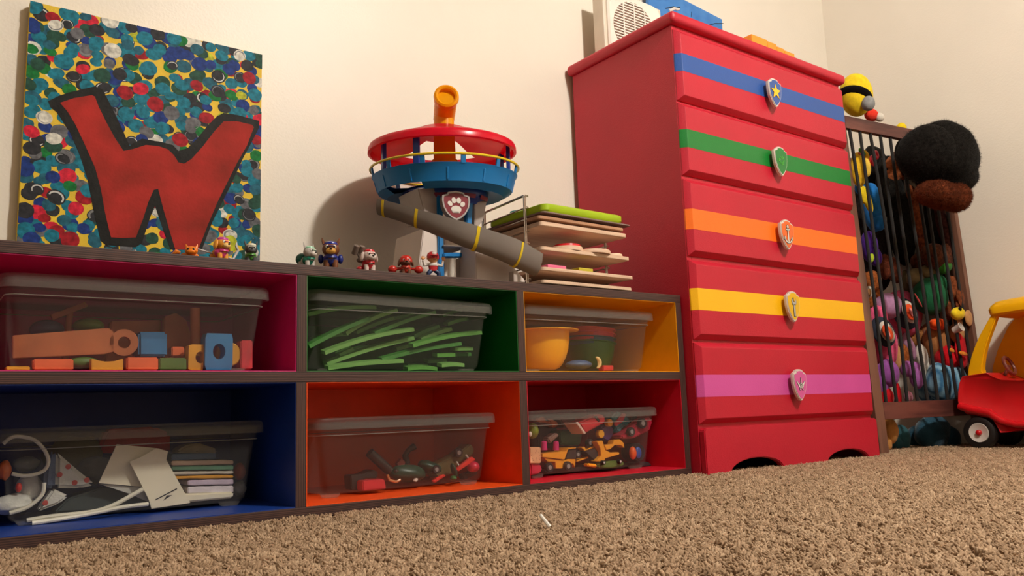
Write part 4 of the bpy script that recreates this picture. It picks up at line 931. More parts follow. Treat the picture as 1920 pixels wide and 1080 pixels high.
# ------------------------------------------------------------------ contents of the bins
def ppoly(b, pts, Y, th, mi=0, bev=0):       # an upright outline at depth Y, th thick towards the wall
    P = [at(x, y, Y) for x, y in pts]
    b.prism([(p.x, p.z) for p in P], th, T(0, Y+th, 0) @ RX(math.pi/2), bev, mi); return b
def prect(b, x0, y0, x1, y1, Y, th, mi=0, bev=.002): return ppoly(b, [(x0, y1), (x1, y1), (x1, y0), (x0, y0)], Y, th, mi, bev)
def pcyl(b, px, py, r, Y, th, mi=0, seg=20, inner=None):
    c = at(px, py, Y); k = (c-CAM).dot(fwd)/F; R = r*k
    prof = [(0, 0), (R*.9, 0), (R, th*.15), (R, th*.85), (R*.9, th), (0, th)] if not inner else [(inner*k, 0), (R, 0), (R, th), (inner*k, th), (inner*k, 0)]
    b.lathe(prof, T(c) @ RX(-math.pi/2), mi, seg); return b
def holed(b, x0, y0, x1, y1, hx, hy, hrx, hry, Y, th, mi=0):      # a block with a round hole right through
    A, B = at(x0, y1, Y), at(x1, y0, Y); c = at(hx, hy, Y); k = (c-CAM).dot(fwd)/F
    n = 32; rings = []
    for yy in (Y, Y+th):
        outer, inner = [], []
        for q in range(n):
            a = 2*math.pi*q/n; ca, sa = math.cos(a), math.sin(a)
            inner.append((c.x+hrx*k*ca, yy, c.z+hry*k*sa))
            dx = ((B.x-c.x)/ca if ca > 1e-6 else (A.x-c.x)/ca if ca < -1e-6 else 9); dz = ((B.z-c.z)/sa if sa > 1e-6 else (A.z-c.z)/sa if sa < -1e-6 else 9)
            d = min(dx, dz); outer.append((c.x+d*ca, yy, c.z+d*sa))
        rings.append((outer, inner))
    b.loft([rings[0][1], rings[0][0], rings[1][0], rings[1][1], rings[0][1]], mi, False, False); return b
def woodc(k, c): return mat('toywood_'+k, c, .5, .08, 18, .1, 200)
def item(b, name, m, label, cat, group): return tag(b.build(name, m), label, cat, group)

def pink_bin():
    G = 'wooden toys in the pink compartment bin'
    W = woodc('natural', (168, 98, 58)); BL = woodc('blue', (40, 112, 164)); OR = woodc('orange', (224, 108, 60)); YE = woodc('yellow', (208, 152, 40)); GR = woodc('green', (78, 118, 50)); RD = woodc('red', (196, 50, 56)); DB = woodc('darkblue', (42, 66, 92))
    def it(b, m, l, n='toy_block', c='toy block'): return item(b, n, m, l, c, G)
    # long plank with a ring end
    c = at(233, 642, .088); k = (c-CAM).dot(fwd)/F
    b = MB(); b.lathe([(11*k, 0), (25*k, 0), (25*k, .014), (11*k, .014), (11*k, 0)], T(c) @ RX(-math.pi/2), 0, 28); ppoly(b, [(24, 672), (195, 664), (214, 659), (214, 624), (205, 615), (190, 616), (24, 629)], .088, .014, 0, .001)
    it(b, W, 'long wooden bar with a round holed end across the pink bin', 'wooden_bar', 'toy')
    b = MB(); blob(b, 88, 618, .15, 29, 18, D_(a=1) and .03, lump=0); it(b, DB, 'dark blue wooden dome behind the long bar')
    b = MB(); blob(b, 166, 612, .15, 27, 15, .03, lump=0); it(b, GR, 'green wooden dome behind the long bar')
    b = MB(); prect(b, 260, 622, 314, 668, .10, .055, 0, .004); it(b, BL, 'blue wooden cube perched in the middle of the pink bin')
    b = MB(); prect(b, 62, 673, 138, 694, .066, .02); it(b, OR, 'orange wooden block at front under the long bar')
    b = MB(); ppoly(b, [(171, 694), (231, 694), (231, 672), (216, 677), (200, 678), (184, 676), (171, 672)], .066, .02, 0, .001); it(b, YE, 'yellow wooden block with a scooped top edge')
    b = MB(); prect(b, 238, 670, 297, 694, .066, .03); it(b, OR, 'orange wooden block under the blue cube')
    b = MB(); prect(b, 298.5, 671, 350, 694, .068, .028); it(b, GR, 'olive green wooden block under the blue cube')
    b = MB(); holed(b, 353, 646, 382, 694, 376, 670, 9, 11, .075, .022); it(b, YE, 'yellow wooden block with a hole beside the blue holed block')
    b = MB(); holed(b, 384, 626, 437, 693, 411, 659, 11.5, 14.5, .066, .03); it(b, BL, 'upright blue wooden block with a round hole')
    b = MB(); pcyl(b, 430, 664, 23, .105, .018); it(b, YE, 'yellow wooden disc behind the blue holed block', 'wooden_disc', 'toy')
    b = MB(); prect(b, 452, 638, 474, 692, .10, .03); it(b, RD, 'red wooden block at the end of the pink bin')
    b = MB(); prect(b, 322, 650, 346, 668, .11, .03); it(b, OR, 'small orange wooden block beside the blue cube')
    b = MB(); prect(b, 12, 687, 56, 694, .066, .03, 0, .001); it(b, YE, 'flat yellow wooden block at the end of the long bar')
    b = MB(); blob(b, 156, 680, .10, 27, 12, .012, lump=0); it(b, GR, 'green wooden dome lying under the long bar')
    b = MB(); a, d = at(366, 578, .16), at(366, 668, .16); b.cone(d, a, .0095, .0095, seg=16); it(b, W, 'upright wooden peg at the back of the pink bin', 'wooden_peg', 'toy')
    b = MB(); ppoly(b, [(305, 690), (356, 690), (362, 640), (350, 600), (330, 586), (308, 594)], .20, .02, 0, .002); it(b, W, 'rounded wooden panel standing at the back of the pink bin', 'wooden_board', 'toy')
    b = MB(); ppoly(b, [(196, 690), (300, 690), (302, 600), (208, 602)], .23, .02, 0, .002); it(b, W, 'square wooden panel behind the blue cube', 'wooden_board', 'toy')
    b = MB(); ppoly(b, [(95, 590), (160, 566), (166, 574), (100, 600)], .25, .012, 0, .001); a, d = at(120, 690, .256), at(132, 580, .256); b.cone(a, d, .006, .006, seg=10); it(b, W, 'wooden mallet standing at the back of the pink bin', 'wooden_mallet', 'toy')
pink_bin()

def green_bin():
    ms = [plastic('strip_a', (86, 150, 60), .5), plastic('strip_b', (62, 128, 50), .5), plastic('strip_c', (112, 164, 84), .5)]
    L = [(82, 400, 650, 340, .10), (92, 668, 600, 430, .072), (400, 560, 830, 365, .09), (490, 550, 800, 430, .13), (640, 560, 1150, 380, .085), (222, 722, 968, 525, .068), (345, 742, 460, 688, .10), (460, 705, 590, 668, .11),
         (240, 815, 970, 598, .09), (960, 662, 1535, 552, .07), (970, 585, 1180, 500, .12), (1030, 612, 1285, 522, .10), (1250, 482, 1420, 436, .13), (700, 780, 1365, 645, .08), (250, 850, 880, 790, .066), (915, 857, 1162, 857, .075),
         (915, 828, 1082, 828, .12), (1200, 828, 1388, 825, .068), (1160, 743, 1312, 738, .09), (1316, 738, 1445, 733, .12), (1310, 690, 1460, 686, .10), (1085, 795, 1240, 785, .13), (1210, 412, 1470, 350, .15), (820, 692, 950, 655, .14), (120, 620, 420, 560, .12), (560, 500, 1000, 400, .16)]
    done = []
    for i, (x0, y0, x1, y1, Y) in enumerate(L):
        a, d = at(560+x0*.224, 500+y0*.224, Y), at(560+x1*.224, 500+y1*.224, Y+.006)
        n = 6; ln = (d-a).length; th = .0040; wd = .022; b = MB(); rings = []
        sg = random.Random(i).uniform(.01, .035)*ln if ln > .06 else 0
        dirv = (d-a).normalized(); nz = Vector((-dirv.z, 0, dirv.x))
        for q in range(n+1):
            u = q/n; p = a.lerp(d, u) + nz*sg*math.sin(math.pi*u)*1.2
            rings.append([p+nz*th, p-nz*th, p-nz*th+Vector((0, wd, .004)), p+nz*th+Vector((0, wd, .004))])
        b.loft(rings)
        o = b.build('green_strip', [ms[i % 3]], sharp=.5); mid = (x0+x1)/2
        done.append(((y0+y1)/2, 'left' if mid < 560 else 'middle' if mid < 1000 else 'right', o))
    orders = ['topmost', 'second from top', 'third from top', 'fourth from top', 'fifth from top', 'sixth from top', 'seventh from top', 'eighth from top', 'ninth from top', 'tenth from top', 'eleventh from top', 'twelfth from top', 'thirteenth from top']
    for zone in ('left', 'middle', 'right'):
        for k, (_, _, o) in enumerate(sorted([q for q in done if q[1] == zone], key=lambda q: q[0])):
            tag(o, 'flat green strip in the overfull bin, %s of those at its %s' % (orders[k], zone if zone == 'middle' else zone + ' end'), 'toy strip', 'green strips in the green compartment bin')
green_bin()

def yellow_bin():
    G = 'bowls in the yellow compartment bin'
    zf = MID+.0018+.0105
    def bowl(c, R, h, m, label, tilt=0, tz=0, wall=.003, lip=.012, base=.5):
        M = T(*c) @ RY(tilt) @ RX(tz); b = MB(M); p = [(0, 0), (R*base, 0)]
        for q in range(1, 7): a = q/6*math.pi/2; p.append((R*base+(R-lip-R*base)*math.sin(a)**.9, h*(1-math.cos(a))**.9))
        p += [(R, h+.001), (R, h+.003), (R-lip-wall, h+.002)]
        for q in range(5, -1, -1): a = q/6*math.pi/2; p.append((R*base+(R-lip-R*base)*math.sin(a)**.9-wall, h*(1-math.cos(a))**.9+wall))
        p.append((0, wall)); b.lathe(p, I4, 0, 40)
        return item(b, 'bowl', m, label, 'bowl', G)
    c = at(1021, 690, .165); 
    bowl((.722, .155, zf), .103, .099, plastic('bowl_yellow', (244, 176, 28), .35), 'yellow bowl with a wide brim in the yellow compartment bin', 0, 0, lip=.024, base=.34)
    for i, (col, l) in enumerate((((46, 130, 54), 'green bowl lowest of the nested bowls behind the yellow bowl'), ((40, 110, 150), 'blue bowl nested in the green one'), ((220, 80, 100), 'pink bowl nested third in the stack'), ((222, 74, 40), 'red orange bowl topmost of the nested bowls'))):
        bowl((at(1106, 650, .24).x, .24, zf+.006+i*.0125), .072-.0*i, .076, plastic('bowl_%d' % i, col, .4), l, .09, 0, lip=.006, base=.5)
    b = MB(); c = at(1172, 650, .30); b.lathe([(0, 0), (.05, 0), (.055, .006), (.05, .008), (0, .008)], T(c.x, .30, c.z) @ RX(-math.pi/2+.15), 0, 32); item(b, 'plate', plastic('plate_tan', (170, 124, 70), .5), 'tan plate standing on edge at the back of the yellow bin', 'plate', G)
    b = MB(); blob(b, 1085, 684, .11, 28, 9, .03, lump=0); item(b, 'toy_scoop', plastic('scoop_blue', (70, 100, 140), .4), 'grey blue scoop beside the yellow bowl base', 'toy', G)
    b = MB(); c = at(1118, 680, .075); b.tube([c+Vector((.012*math.sin(q*.5), 0, .014*math.cos(q*.5))) for q in range(7)], [.002, .004, .0055, .006, .0055, .004, .002], seg=8); item(b, 'toy_crescent', plastic('cresc', (236, 210, 150), .4), 'small cream crescent toy before the green bowl', 'toy', G)
    b = MB(); prect(b, 1131, 685, 1151, 695, .09, .02); item(b, 'toy_brick', plastic('brick_red', (214, 52, 52)), 'small red brick beside the cream crescent', 'toy', G)
yellow_bin()

tyre = plastic('toy_tyre', (40, 38, 40), .5); hubm = plastic('toy_hub', (150, 146, 146), .3)
def wheel(px, py, r, Y, parent, name='wheel', hub=None, th=.012):
    b = MB(); pcyl(b, px, py, r, Y, th, 0, 18); pcyl(b, px, py, r*.5, Y-.001, th*.5, 1, 14); return b.build(name, [tyre, hub or hubm], parent)
def red_bin():
    G = 'toys crammed in the red compartment bin'
    def X(v): return 980+v*.1574
    def Yv(v): return 740+v*.1574
    def PP(b, L, Y, th, mi=0, bev=.001): return ppoly(b, [(X(x), Yv(y)) for x, y in L], Y, th, mi, bev)
    def veh(name, label, cat, px, py, Y): return thing(name, label, cat, at(X(px), Yv(py), Y), G)
    def W(px, py, r, Y, t, hub=None): return wheel(X(px), Yv(py), r*.1574, Y, t, 'wheel', hub)
    ye = plastic('truck_yellow', (236, 158, 36), .4); dk = plastic('toy_dark', (52, 44, 46), .5)
    t = veh('toy_dump_truck', 'yellow toy dump truck at the front of the red bin', 'toy truck', 430, 800, .105)
    PP(MB(), [(235, 745), (500, 775), (545, 650), (640, 640), (640, 628), (540, 640), (520, 676), (240, 705)], .10, .05).build('tipper_bed', ye, t)
    PP(MB(), [(262, 760), (300, 800), (390, 800), (395, 880), (470, 880), (500, 830), (600, 820), (625, 870), (632, 770), (540, 768), (500, 786), (262, 752)], .104, .042).build('chassis', ye, t)
    PP(MB(), [(545, 655), (640, 650), (640, 765), (515, 765)], .106, .04).build('cab_window', dk, t)
    W(330, 868, 56, .094, t); W(550, 853, 56, .094, t)
    t = veh('toy_loader', 'yellow toy loader with raised arm in the red bin', 'toy truck', 950, 690, .10)
    PP(MB(), [(885, 560), (955, 548), (985, 660), (1060, 695), (1150, 685), (1155, 710), (985, 760), (970, 800), (870, 795), (935, 730), (925, 640)], .088, .022).build('loader_arm', ye, t)
    PP(MB(), [(975, 600), (1075, 590), (1085, 545), (1160, 530), (1205, 575), (1215, 635), (1165, 600), (1100, 600), (1045, 650), (1000, 660)], .10, .022).build('bucket', ye, t)
    PP(MB(), [(750, 680), (860, 640), (920, 700), (860, 785), (800, 730)], .10, .03).build('loader_cab', dk, t)
    PP(MB(), [(640, 790), (780, 735), (730, 660), (700, 630), (740, 620), (760, 660), (870, 590), (875, 640), (790, 690), (800, 750), (650, 802)], .112, .02).build('loader_frame', ye, t)
    W(665, 712, 45, .108, t); W(812, 575, 48, .112, t)
    t = veh('toy_car', 'red toy car with cream bumper tilted near the lid', 'toy car', 810, 360, .10)
    PP(MB(), [(668, 330), (860, 250), (930, 225), (985, 260), (990, 330), (930, 360), (770, 450), (745, 462)], .092, .04, 0, .004).build('car_body', plastic('toycar_red', (206, 42, 56), .35), t)
    PP(MB(), [(635, 335), (660, 322), (760, 458), (735, 472)], .089, .05).build('bumper', plastic('bumper_cream', (232, 206, 196)), t)
    PP(MB(), [(850, 260), (885, 250), (930, 315), (905, 325)], .09, .03).build('windscreen', dk, t)
    t = veh('toy_car', 'crimson toy car standing on its nose at the end of the red bin', 'toy car', 1370, 400, .09)
    PP(MB(), [(1165, 490), (1240, 450), (1350, 370), (1460, 280), (1530, 265), (1550, 330), (1520, 430), (1430, 470), (1330, 520), (1200, 530)], .092, .04, 0, .004).build('car_body', plastic('toycar_crimson', (178, 36, 62), .35), t)
    W(1305, 442, 55, .08, t); W(1438, 342, 62, .08, t)
    t = veh('toy_car', 'flat green toy racing car lying at the bottom of the red bin', 'toy car', 1060, 830, .085)
    PP(MB(), [(905, 850), (960, 805), (1060, 790), (1180, 785), (1218, 810), (1205, 850), (1060, 878), (930, 878)], .084, .035, 0, .003).build('car_body', plastic('toycar_green', (92, 120, 52), .35), t)
    W(975, 810, 26, .074, t, plastic('silver', (188, 186, 184), .25)); W(1170, 797, 27, .074, t, plastic('silver', (188, 186, 184), .25))
    def one(name, label, cat, m, L, Y, th, bev=.003): b = MB(); PP(b, L, Y, th, 0, bev); return item(b, name, m, label, cat, G)
    t = veh('toy_tractor', 'purple toy tractor with yellow wheels in the red bin', 'toy truck', 1030, 440, .13)
    PP(MB(), [(930, 390), (1020, 350), (1095, 400), (1080, 500), (1020, 560), (950, 530)], .13, .03, 0, .004).build('tractor_body', plastic('toy_purple', (84, 56, 110)), t)
    for (px, py, r) in ((940, 468, 50), (1045, 335, 46)): b = MB(); pcyl(b, X(px), Yv(py), r*.1574, .118, .014, 0, 18); b.build('wheel', plastic('wheel_yellow', (236, 170, 44)), t)
    t = veh('toy_figure', 'teal and red toy figure near the lid', 'toy figure', 1170, 330, .12)
    PP(MB(), [(1050, 280), (1130, 200), (1190, 215), (1240, 250), (1290, 300), (1285, 350), (1200, 380), (1170, 460), (1110, 440), (1110, 380), (1170, 350), (1100, 330)], .12, .035, 0, .005).build('figure_body', plastic('toy_teal', (34, 132, 148)), t)
    PP(MB(), [(1095, 350), (1190, 220), (1235, 230), (1200, 320), (1120, 375)], .115, .006, 0, .001).build('red_stripe', plastic('toy_stripe', (196, 56, 76)), t)
    one('toy_box', 'dark green toy box in the middle of the red bin', 'toy', plastic('box_green', (30, 92, 58), .45), [(440, 430), (690, 415), (720, 450), (690, 600), (600, 610), (450, 590)], .15, .06)
    t = veh('rolling_toy', 'big black toy wheel with orange and blue hub at the end of the red bin', 'toy', 1380, 680, .10)
    b = MB(); pcyl(b, X(1385), Yv(690), 112*.1574, .10, .045, 0, 32); b.build('tyre', tyre, t)
    b = MB(); blob(b, X(1375), Yv(692), .099, 50*.1574, 70*.1574, .006, lump=0); b.build('blue_hub', plastic('hub_blue', (40, 88, 170)), t)
    b = MB(); blob(b, X(1312), Yv(695), .095, 45*.1574, 76*.1574, .01, lump=0); b.build('orange_disc', plastic('hub_orange', (232, 96, 36)), t)
    t = veh('toy_creature', 'lime green round toy with one round eye at the left of the red bin', 'toy', 125, 430, .12)
    b = MB(); blob(b, X(110), Yv(430), .12, 72*.1574, 95*.1574, .02, lump=0); b.build('toy_head', plastic('toy_lime', (128, 144, 40)), t)
    b = MB(); blob(b, X(90), Yv(470), .098, 24*.1574, 30*.1574, .004, lump=0); b.build('toy_eye', [eye_m[0]], t)
    one('toy_brick', 'taupe toy brick tilted above the magenta pegs', 'toy', plastic('brick_taupe', (140, 110, 100)), [(300, 520), (400, 450), (445, 480), (330, 585)], .115, .025)
    for px, l in ((255, 'magenta toy peg nearest the wooden cube'), (397, 'magenta toy peg further from the wooden cube')):
        b = MB(); a, d = at(X(px), Yv(660), .125), at(X(px), Yv(570), .125); b.cone(a, d, .0085, .0072, seg=14); b.ball(d, (.0072, .0072, .004), u=12, n=8); item(b, 'toy_peg', plastic('peg_magenta', (214, 40, 126)), l, 'toy', G)
    t = veh('letter_cube', 'pale wooden cube with a faint print beside the divider', 'toy block', 150, 720, .085)
    prect(MB(), X(85), Yv(625), X(220), Yv(820), .084, .03, 0, .002).build('cube', woodc('cube', (226, 172, 132)), t)
    b = MB(); r = random.Random(5)
    for q in range(14): px, py = r.uniform(105, 205), r.uniform(660, 790); pcyl(b, X(px), Yv(py), r.uniform(.6, 1.3), .0834, .0008, 0, 8)
    b.build('print', plastic('print_brown', (176, 120, 96)), t)
    one('toy_block', 'cerise toy block under the wooden cube', 'toy block', plastic('block_cerise', (206, 44, 76)), [(95, 825), (215, 825), (240, 900), (190, 945), (100, 960)], .09, .04)
    one('toy_brick', 'small yellow toy brick under the loader', 'toy', ye, [(780, 815), (895, 830), (890, 868), (775, 855)], .076, .02)
    one('toy_piece', 'orange angular toy at the upper left of the red bin', 'toy', plastic('toy_orange2', (190, 92, 40)), [(150, 300), (260, 260), (280, 300), (330, 280), (430, 330), (420, 380), (350, 390), (330, 330), (200, 330)], .17, .02)
    one('toy_piece', 'dark red filler toy behind the green box', 'toy', plastic('toy_maroon', (110, 34, 40)), [(450, 280), (640, 270), (610, 390), (480, 395)], .19, .04)  # from here on dark backdrop pieces, added to fill the bin
    one('toy_piece', 'dark slate filler toy behind the dump truck', 'toy', plastic('toy_slate', (56, 52, 58)), [(440, 610), (700, 610), (720, 700), (640, 705), (600, 660), (440, 660)], .17, .04)
    one('filler_slab', 'black filler slab lying under the vehicles', 'toy', dk, [(230, 890), (780, 850), (1500, 800), (1560, 850), (1200, 885), (300, 945)], .125, .06)
    one('filler_block', 'dark teal filler block at the far upper end of the red bin', 'toy', plastic('toy_dteal', (42, 66, 66)), [(1290, 250), (1500, 220), (1500, 420), (1320, 430)], .17, .06)
    one('filler_block', 'dark purple filler block behind the lime face', 'toy', plastic('toy_dpurple', (60, 40, 56)), [(180, 360), (420, 400), (430, 640), (200, 640)], .19, .05)
red_bin()

def orange_bin():
    G = 'toys in the orange compartment bin'
    def X(v): return 570+v*.203
    def Yv(v): return 740+v*.203
    def PP(b, L, Y, th, mi=0, bev=.002): return ppoly(b, [(X(x), Yv(y)) for x, y in L], Y, th, mi, bev)
    blk = plastic('toy_black', (30, 32, 32), .45); dg = plastic('toy_dgreen', (22, 64, 50), .4); red = plastic('toy_red3', (196, 44, 56), .4)
    b = MB(); b.tube([at(X(605), Yv(535), .12), at(X(790), Yv(705), .12)], .0105, seg=16); item(b, 'toy_pipe', blk, 'black toy pipe leaning up in the orange bin', 'toy', G)
    b = MB(); PP(b, [(430, 745), (540, 735), (640, 690), (685, 715), (680, 770), (560, 775), (555, 880), (440, 880)], .13, .035); item(b, 'toy_cannon_base', blk, 'black angular toy beside the red block', 'toy', G)
    b = MB(); PP(b, [(545, 795), (745, 780), (762, 870), (545, 890)], .10, .03); item(b, 'toy_block', red, 'dull red block at the front of the orange bin', 'toy block', G)
    t = thing('toy_creature', 'dark green rounded toy lying in the middle of the orange bin', 'toy', at(X(1000), Yv(720), .14), G)
    b = MB(); blob(b, X(960), Yv(725), .14, 190*.203, 78*.203, .028, lump=.12, rot=.12); blob(b, X(1160), Yv(670), .15, 120*.203, 55*.203, .024, lump=.1, rot=.35); b.build('toy_hull', dg, t)
    b = MB(); b.tube([at(X(770), Yv(740), .108), at(X(790), Yv(790), .108), at(X(850), Yv(805), .108), at(X(890), Yv(785), .108)], .0028, seg=8); b.build('tan_stripe', plastic('stripe_tan', (200, 130, 80)), t)
    b = MB(); blob(b, X(850), Yv(705), .112, 20*.203, 18*.203, .004, lump=0); b.build('toy_eye', [blk], t)
    b = MB(); b.tube([at(X(950), Yv(640), .17), at(X(935), Yv(560), .17), at(X(965), Yv(510), .17), at(X(1020), Yv(478), .17)], [.008, .007, .006, .008], seg=10); item(b, 'toy_hook', blk, 'black toy crane hook standing up in the orange bin', 'toy', G)
    t = thing('toy_jeep', 'olive toy jeep lying on its side in the orange bin', 'toy car', at(X(1380), Yv(640), .14), G)
    PP(MB(), [(1170, 720), (1230, 640), (1400, 560), (1540, 450), (1580, 500), (1560, 560), (1420, 640), (1400, 720), (1250, 770)], .135, .04, 0, .003).build('car_body', plastic('toy_olive', (92, 84, 52), .45), t)
    for (px, py, r) in ((1228, 692, 40), (1436, 536, 42)): wheel(X(px), Yv(py), r*.203, .122, t)
    for (a0, b0) in (((1410, 620), (1428, 650)), ((1495, 555), (1515, 582))):
        MB().cone(at(X(a0[0]), Yv(a0[1]), .128), at(X(b0[0]), Yv(b0[1]), .128), .002, .002, seg=8).build('axle_tip', plastic('white', (228, 224, 216)), t)
    b = MB(); PP(b, [(1410, 690), (1555, 572), (1590, 600), (1425, 712)], .112, .012); item(b, 'toy_ladder', plastic('toy_scarlet', (220, 56, 48)), 'scarlet flat toy piece under the jeep', 'toy', G)
    b = MB(); PP(b, [(1190, 800), (1290, 735), (1320, 745), (1215, 815)], .112, .012); item(b, 'toy_ladder', plastic('toy_scarlet', (220, 56, 48)), 'small scarlet toy piece at the bottom of the orange bin', 'toy', G)
    b = MB(); blob(b, X(1560), Yv(665), .14, 58*.203, 50*.203, .018, lump=0); item(b, 'toy_ball', plastic('toy_rose', (206, 44, 74)), 'rose red ball at the end of the orange bin', 'ball', G)
    b = MB(); blob(b, X(1385), Yv(700), .115, 22*.203, 70*.203, .01, rot=-.35, lump=0); item(b, 'toy_fin', dg, 'dark green toy fin before the jeep', 'toy', G)
    b = MB(); blob(b, X(1380), Yv(770), .105, 30*.203, 22*.203, .01, lump=.2); item(b, 'toy_frog', plastic('toy_green4', (50, 110, 56)), 'little green toy below the jeep', 'toy', G)
    b = MB(); PP(b, [(1018, 800), (1035, 770), (1058, 775), (1045, 806)], .098, .008, 0, .001); item(b, 'toy_peg', plastic('white', (228, 224, 216)), 'small white peg before the green toy', 'toy', G)
    b = MB(); PP(b, [(860, 640), (900, 590), (940, 620), (930, 650), (880, 670)], .16, .012, 0, .001); item(b, 'toy_badge', plastic('toy_brownred', (120, 52, 48)), 'brown red toy piece behind the green toy', 'toy', G)
    b = MB(); PP(b, [(1460, 740), (1600, 690), (1610, 730), (1480, 790)], .15, .02); item(b, 'toy_plank', blk, 'black flat toy under the rose ball', 'toy', G)
orange_bin()

def blue_bin():
    G = 'oddments in the blue compartment bin'
    wc = plastic('cable_white', (226, 222, 206), .45); paper = mat('card_white', (236, 228, 206), .75, .02, 20); clo = mat('cloth_white', (206, 206, 200), .9, .06, 30, .5, 300)
    def cable(pts, r, label, Ys=.13):
        P = [at(x, y, (Ys if not hasattr(Ys, '__len__') else Ys[i])) for i, (x, y) in enumerate(pts)]
        Q = []
        for i in range(len(P)-1):
            for k in range(5):
                u = k/5; a, b0, c, d = P[max(i-1, 0)], P[i], P[i+1], P[min(i+2, len(P)-1)]
                Q.append(.5*((2*b0)+(c-a)*u+(2*a-5*b0+4*c-d)*u*u+(3*b0-a-3*c+d)*u**3))
        Q.append(P[-1]); b = MB(); b.tube(Q, r, seg=8); return item(b, 'white_cable', wc, label, 'cable', G)
    cable([(6, 832), (22, 820), (42, 819), (66, 826), (84, 845), (91, 866), (80, 884), (48, 892), (22, 888)], .0032, 'looped white cable at the end of the blue bin', .145)
    cable([(50, 976), (100, 968), (150, 963), (185, 957), (215, 946), (245, 930), (268, 917)], .004, 'white cable rising behind the cards', .135)
    cable([(60, 981), (120, 972), (175, 962), (230, 951), (278, 945)], .0038, 'white cable lying flat along the bin front', .128)
    cable([(18, 962), (45, 954), (66, 941), (80, 925), (83, 905)], .0034, 'thin white cable curling under the dotted cloth', .14)
    b = MB(); ppoly(b, [(219, 833), (300, 841), (306, 850), (268, 913), (185, 906)], .152, .003, 0, .0004); item(b, 'white_card', paper, 'white card leaning behind the printed card', 'card', G)
    b = MB(); ppoly(b, [(185, 907), (268, 914), (300, 935), (285, 944), (240, 925)], .156, .002, 0, .0003); item(b, 'white_card', mat('card_grey', (196, 196, 190), .75, .02, 20), 'grey white card flap below the leaning card', 'card', G)
    t = thing('printed_card', 'white card with a printed black line and arrow at the bin front', 'card', at(300, 900, .138), G)
    ppoly(MB(), [(243, 866), (262, 858), (293, 840), (315, 846), (312, 862), (357, 943), (284, 954), (278, 935)], .138, .003, 0, .0004).build('card', paper, t)
    ink = plastic('ink', (40, 40, 48), .6)
    ppoly(MB(), [(291, 938.5), (291.5, 936), (332, 915), (332, 917.5)], .1374, .0006).build('printed_line', ink, t)
    ppoly(MB(), [(306, 939), (313, 929), (323, 928)], .1374, .0006).build('printed_arrow', ink, t)
    b = MB(); ppoly(b, [(319, 927), (439, 922), (437, 934), (319, 945)], .14, .07, 0, .003); item(b, 'white_box', paper, 'flat white box under the folded cloths', 'box', G)
    cols = [(226, 218, 226), (206, 190, 210), (224, 160, 50), (222, 214, 200), (116, 170, 140), (226, 200, 176), (70, 92, 116)]
    ys = [(926, 912), (911, 900), (899, 892), (891, 884), (883, 874), (873, 864), (863, 851)]
    nm = ['white cloth lowest in the folded stack', 'lilac cloth second from bottom of the folded stack', 'orange cloth in the folded stack', 'cream cloth above the orange one', 'green striped cloth in the folded stack', 'peach cloth near the top of the folded stack', 'slate blue cloth topmost of the folded stack']
    for i, ((ya, yb), c, l) in enumerate(zip(ys, cols, nm)):
        xa = 352 if i < 2 else 322; xb = 438 if i < 6 else 405
        b = MB(); P = []
        r = random.Random(i)
        for k in range(9): x = xa+(xb-xa)*k/8; P.append((x, ya+r.uniform(-1, 0)-k*.25))
        for k in range(8, -1, -1): x = xa+(xb-xa)*k/8; P.append((x, yb+r.uniform(0, 1.2)-k*.25))
        ppoly(b, P, .146+.0015*(i % 2), .07, 0, .0015); item(b, 'folded_cloth', mat('fold_%d' % i, c, .9, .06, 30, .4, 300), l, 'cloth', G)
    b = MB(); ppoly(b, [(330, 849), (345, 836), (372, 830), (408, 842), (409, 850), (370, 850)], .165, .05, 0, .004); item(b, 'cloth_pouch', mat('pouch', (142, 130, 104), .9, .08, 30, .4, 300), 'beige pouch on top of the folded cloths', 'pouch', G)
    b = MB(); blob(b, 449, 884, .19, 11, 16, .016, lump=.05); item(b, 'toy_ball', plastic('ball_rust', (170, 72, 50)), 'rust red ball behind the folded cloths', 'ball', G)
    b = MB(); blob(b, 449, 915, .18, 12, 13, .016, lump=.25); item(b, 'crumpled_bag', mat('bag_grey', (120, 122, 124), .5), 'crumpled grey bag at the end of the folded cloths', 'bag', G)
    t = thing('dotted_cloth', 'white cloth with red dots folded in a peak', 'cloth', at(130, 880, .16), G)
    b = MB(); ppoly(b, [(104, 915), (106, 846), (118, 857), (140, 876), (180, 909), (150, 916)], .16, .03, 0, .006); ppoly(b, [(75, 950), (100, 916), (130, 930), (110, 945), (70, 960)], .15, .03, 0, .005); b.build('cloth', clo, t)
    b = MB(); 
    for px, py in ((128, 875), (163, 900), (85, 943), (112, 890), (140, 905)): pcyl(b, px, py, 5, .1595 if px != 85 else .1495, .001, 0, 10)
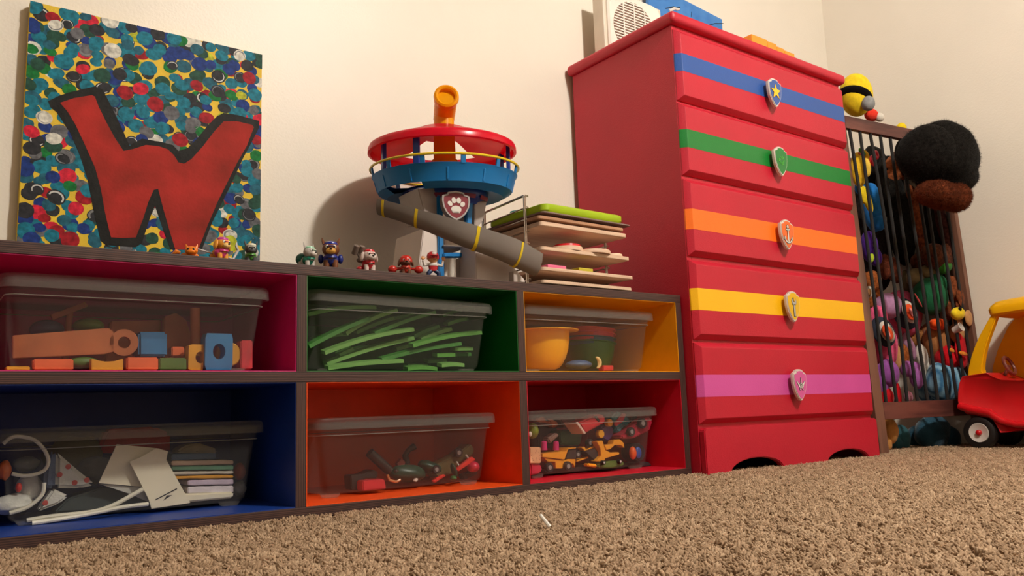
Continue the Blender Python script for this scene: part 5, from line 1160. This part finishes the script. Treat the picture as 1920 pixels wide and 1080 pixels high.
    b.build('red_dot', mat('dot_red', (190, 76, 70), .8), t)
    b = MB(); ppoly(b, [(82, 914), (85, 885), (92, 850), (105, 845), (104, 916)], .155, .02, 0, .005); item(b, 'blue_cloth', mat('cloth_blue', (96, 112, 142), .9, .06, 30, .5, 300), 'dusty blue cloth beside the dotted one', 'cloth', G)
    b = MB(); blob(b, 22, 945, .17, 34, 18, .03, lump=.25); blob(b, 55, 915, .19, 22, 26, .02, lump=.25); item(b, 'crumpled_cloth', clo, 'crumpled white cloth under the looped cable', 'cloth', G)
    b = MB(); blob(b, 8, 882, .17, 11, 18, .012, lump=.15); item(b, 'orange_toy', plastic('toy_peach', (226, 116, 60)), 'orange toy inside the cable loop', 'toy', G)
    b = MB(); blob(b, 35, 914, .155, 5.5, 9, .006, lump=0); item(b, 'red_button', plastic('btn_red', (206, 52, 40)), 'small red peg on the crumpled cloth', 'toy', G)
    b = MB(); blob(b, 50, 870, .21, 22, 14, .02, lump=.2); item(b, 'grey_toy', plastic('toy_grey4', (120, 122, 116), .6), 'grey toy seen through the cable loop', 'toy', G)
    b = MB(); ppoly(b, [(100, 962), (128, 934), (190, 914), (262, 925), (285, 945), (180, 958)], .175, .05, 0, .003); item(b, 'dark_folder', mat('folder', (60, 70, 70), .6), 'dark slate folder lying under the cards', 'folder', G)
    b = MB(); ppoly(b, [(180, 850), (200, 805), (290, 800), (320, 812), (320, 850)], .24, .04, 0, .006); item(b, 'red_cloth', mat('cloth_red', (150, 44, 48), .9, .1, 30, .5, 300), 'dark red cloth at the back of the blue bin', 'cloth', G)
    b = MB(); blob(b, 140, 855, .26, 50, 40, .03, lump=.2); item(b, 'olive_cloth', mat('cloth_olive', (84, 78, 48), .9, .1, 30, .5, 300), 'olive cloth heaped behind the dotted cloth', 'cloth', G)
    b = MB(); blob(b, 180, 880, .22, 30, 24, .03, lump=.25); item(b, 'grey_cloth', mat('cloth_grey', (104, 102, 98), .9, .1, 30, .5, 300), 'grey cloth heaped behind the cards', 'cloth', G)
blue_bin()
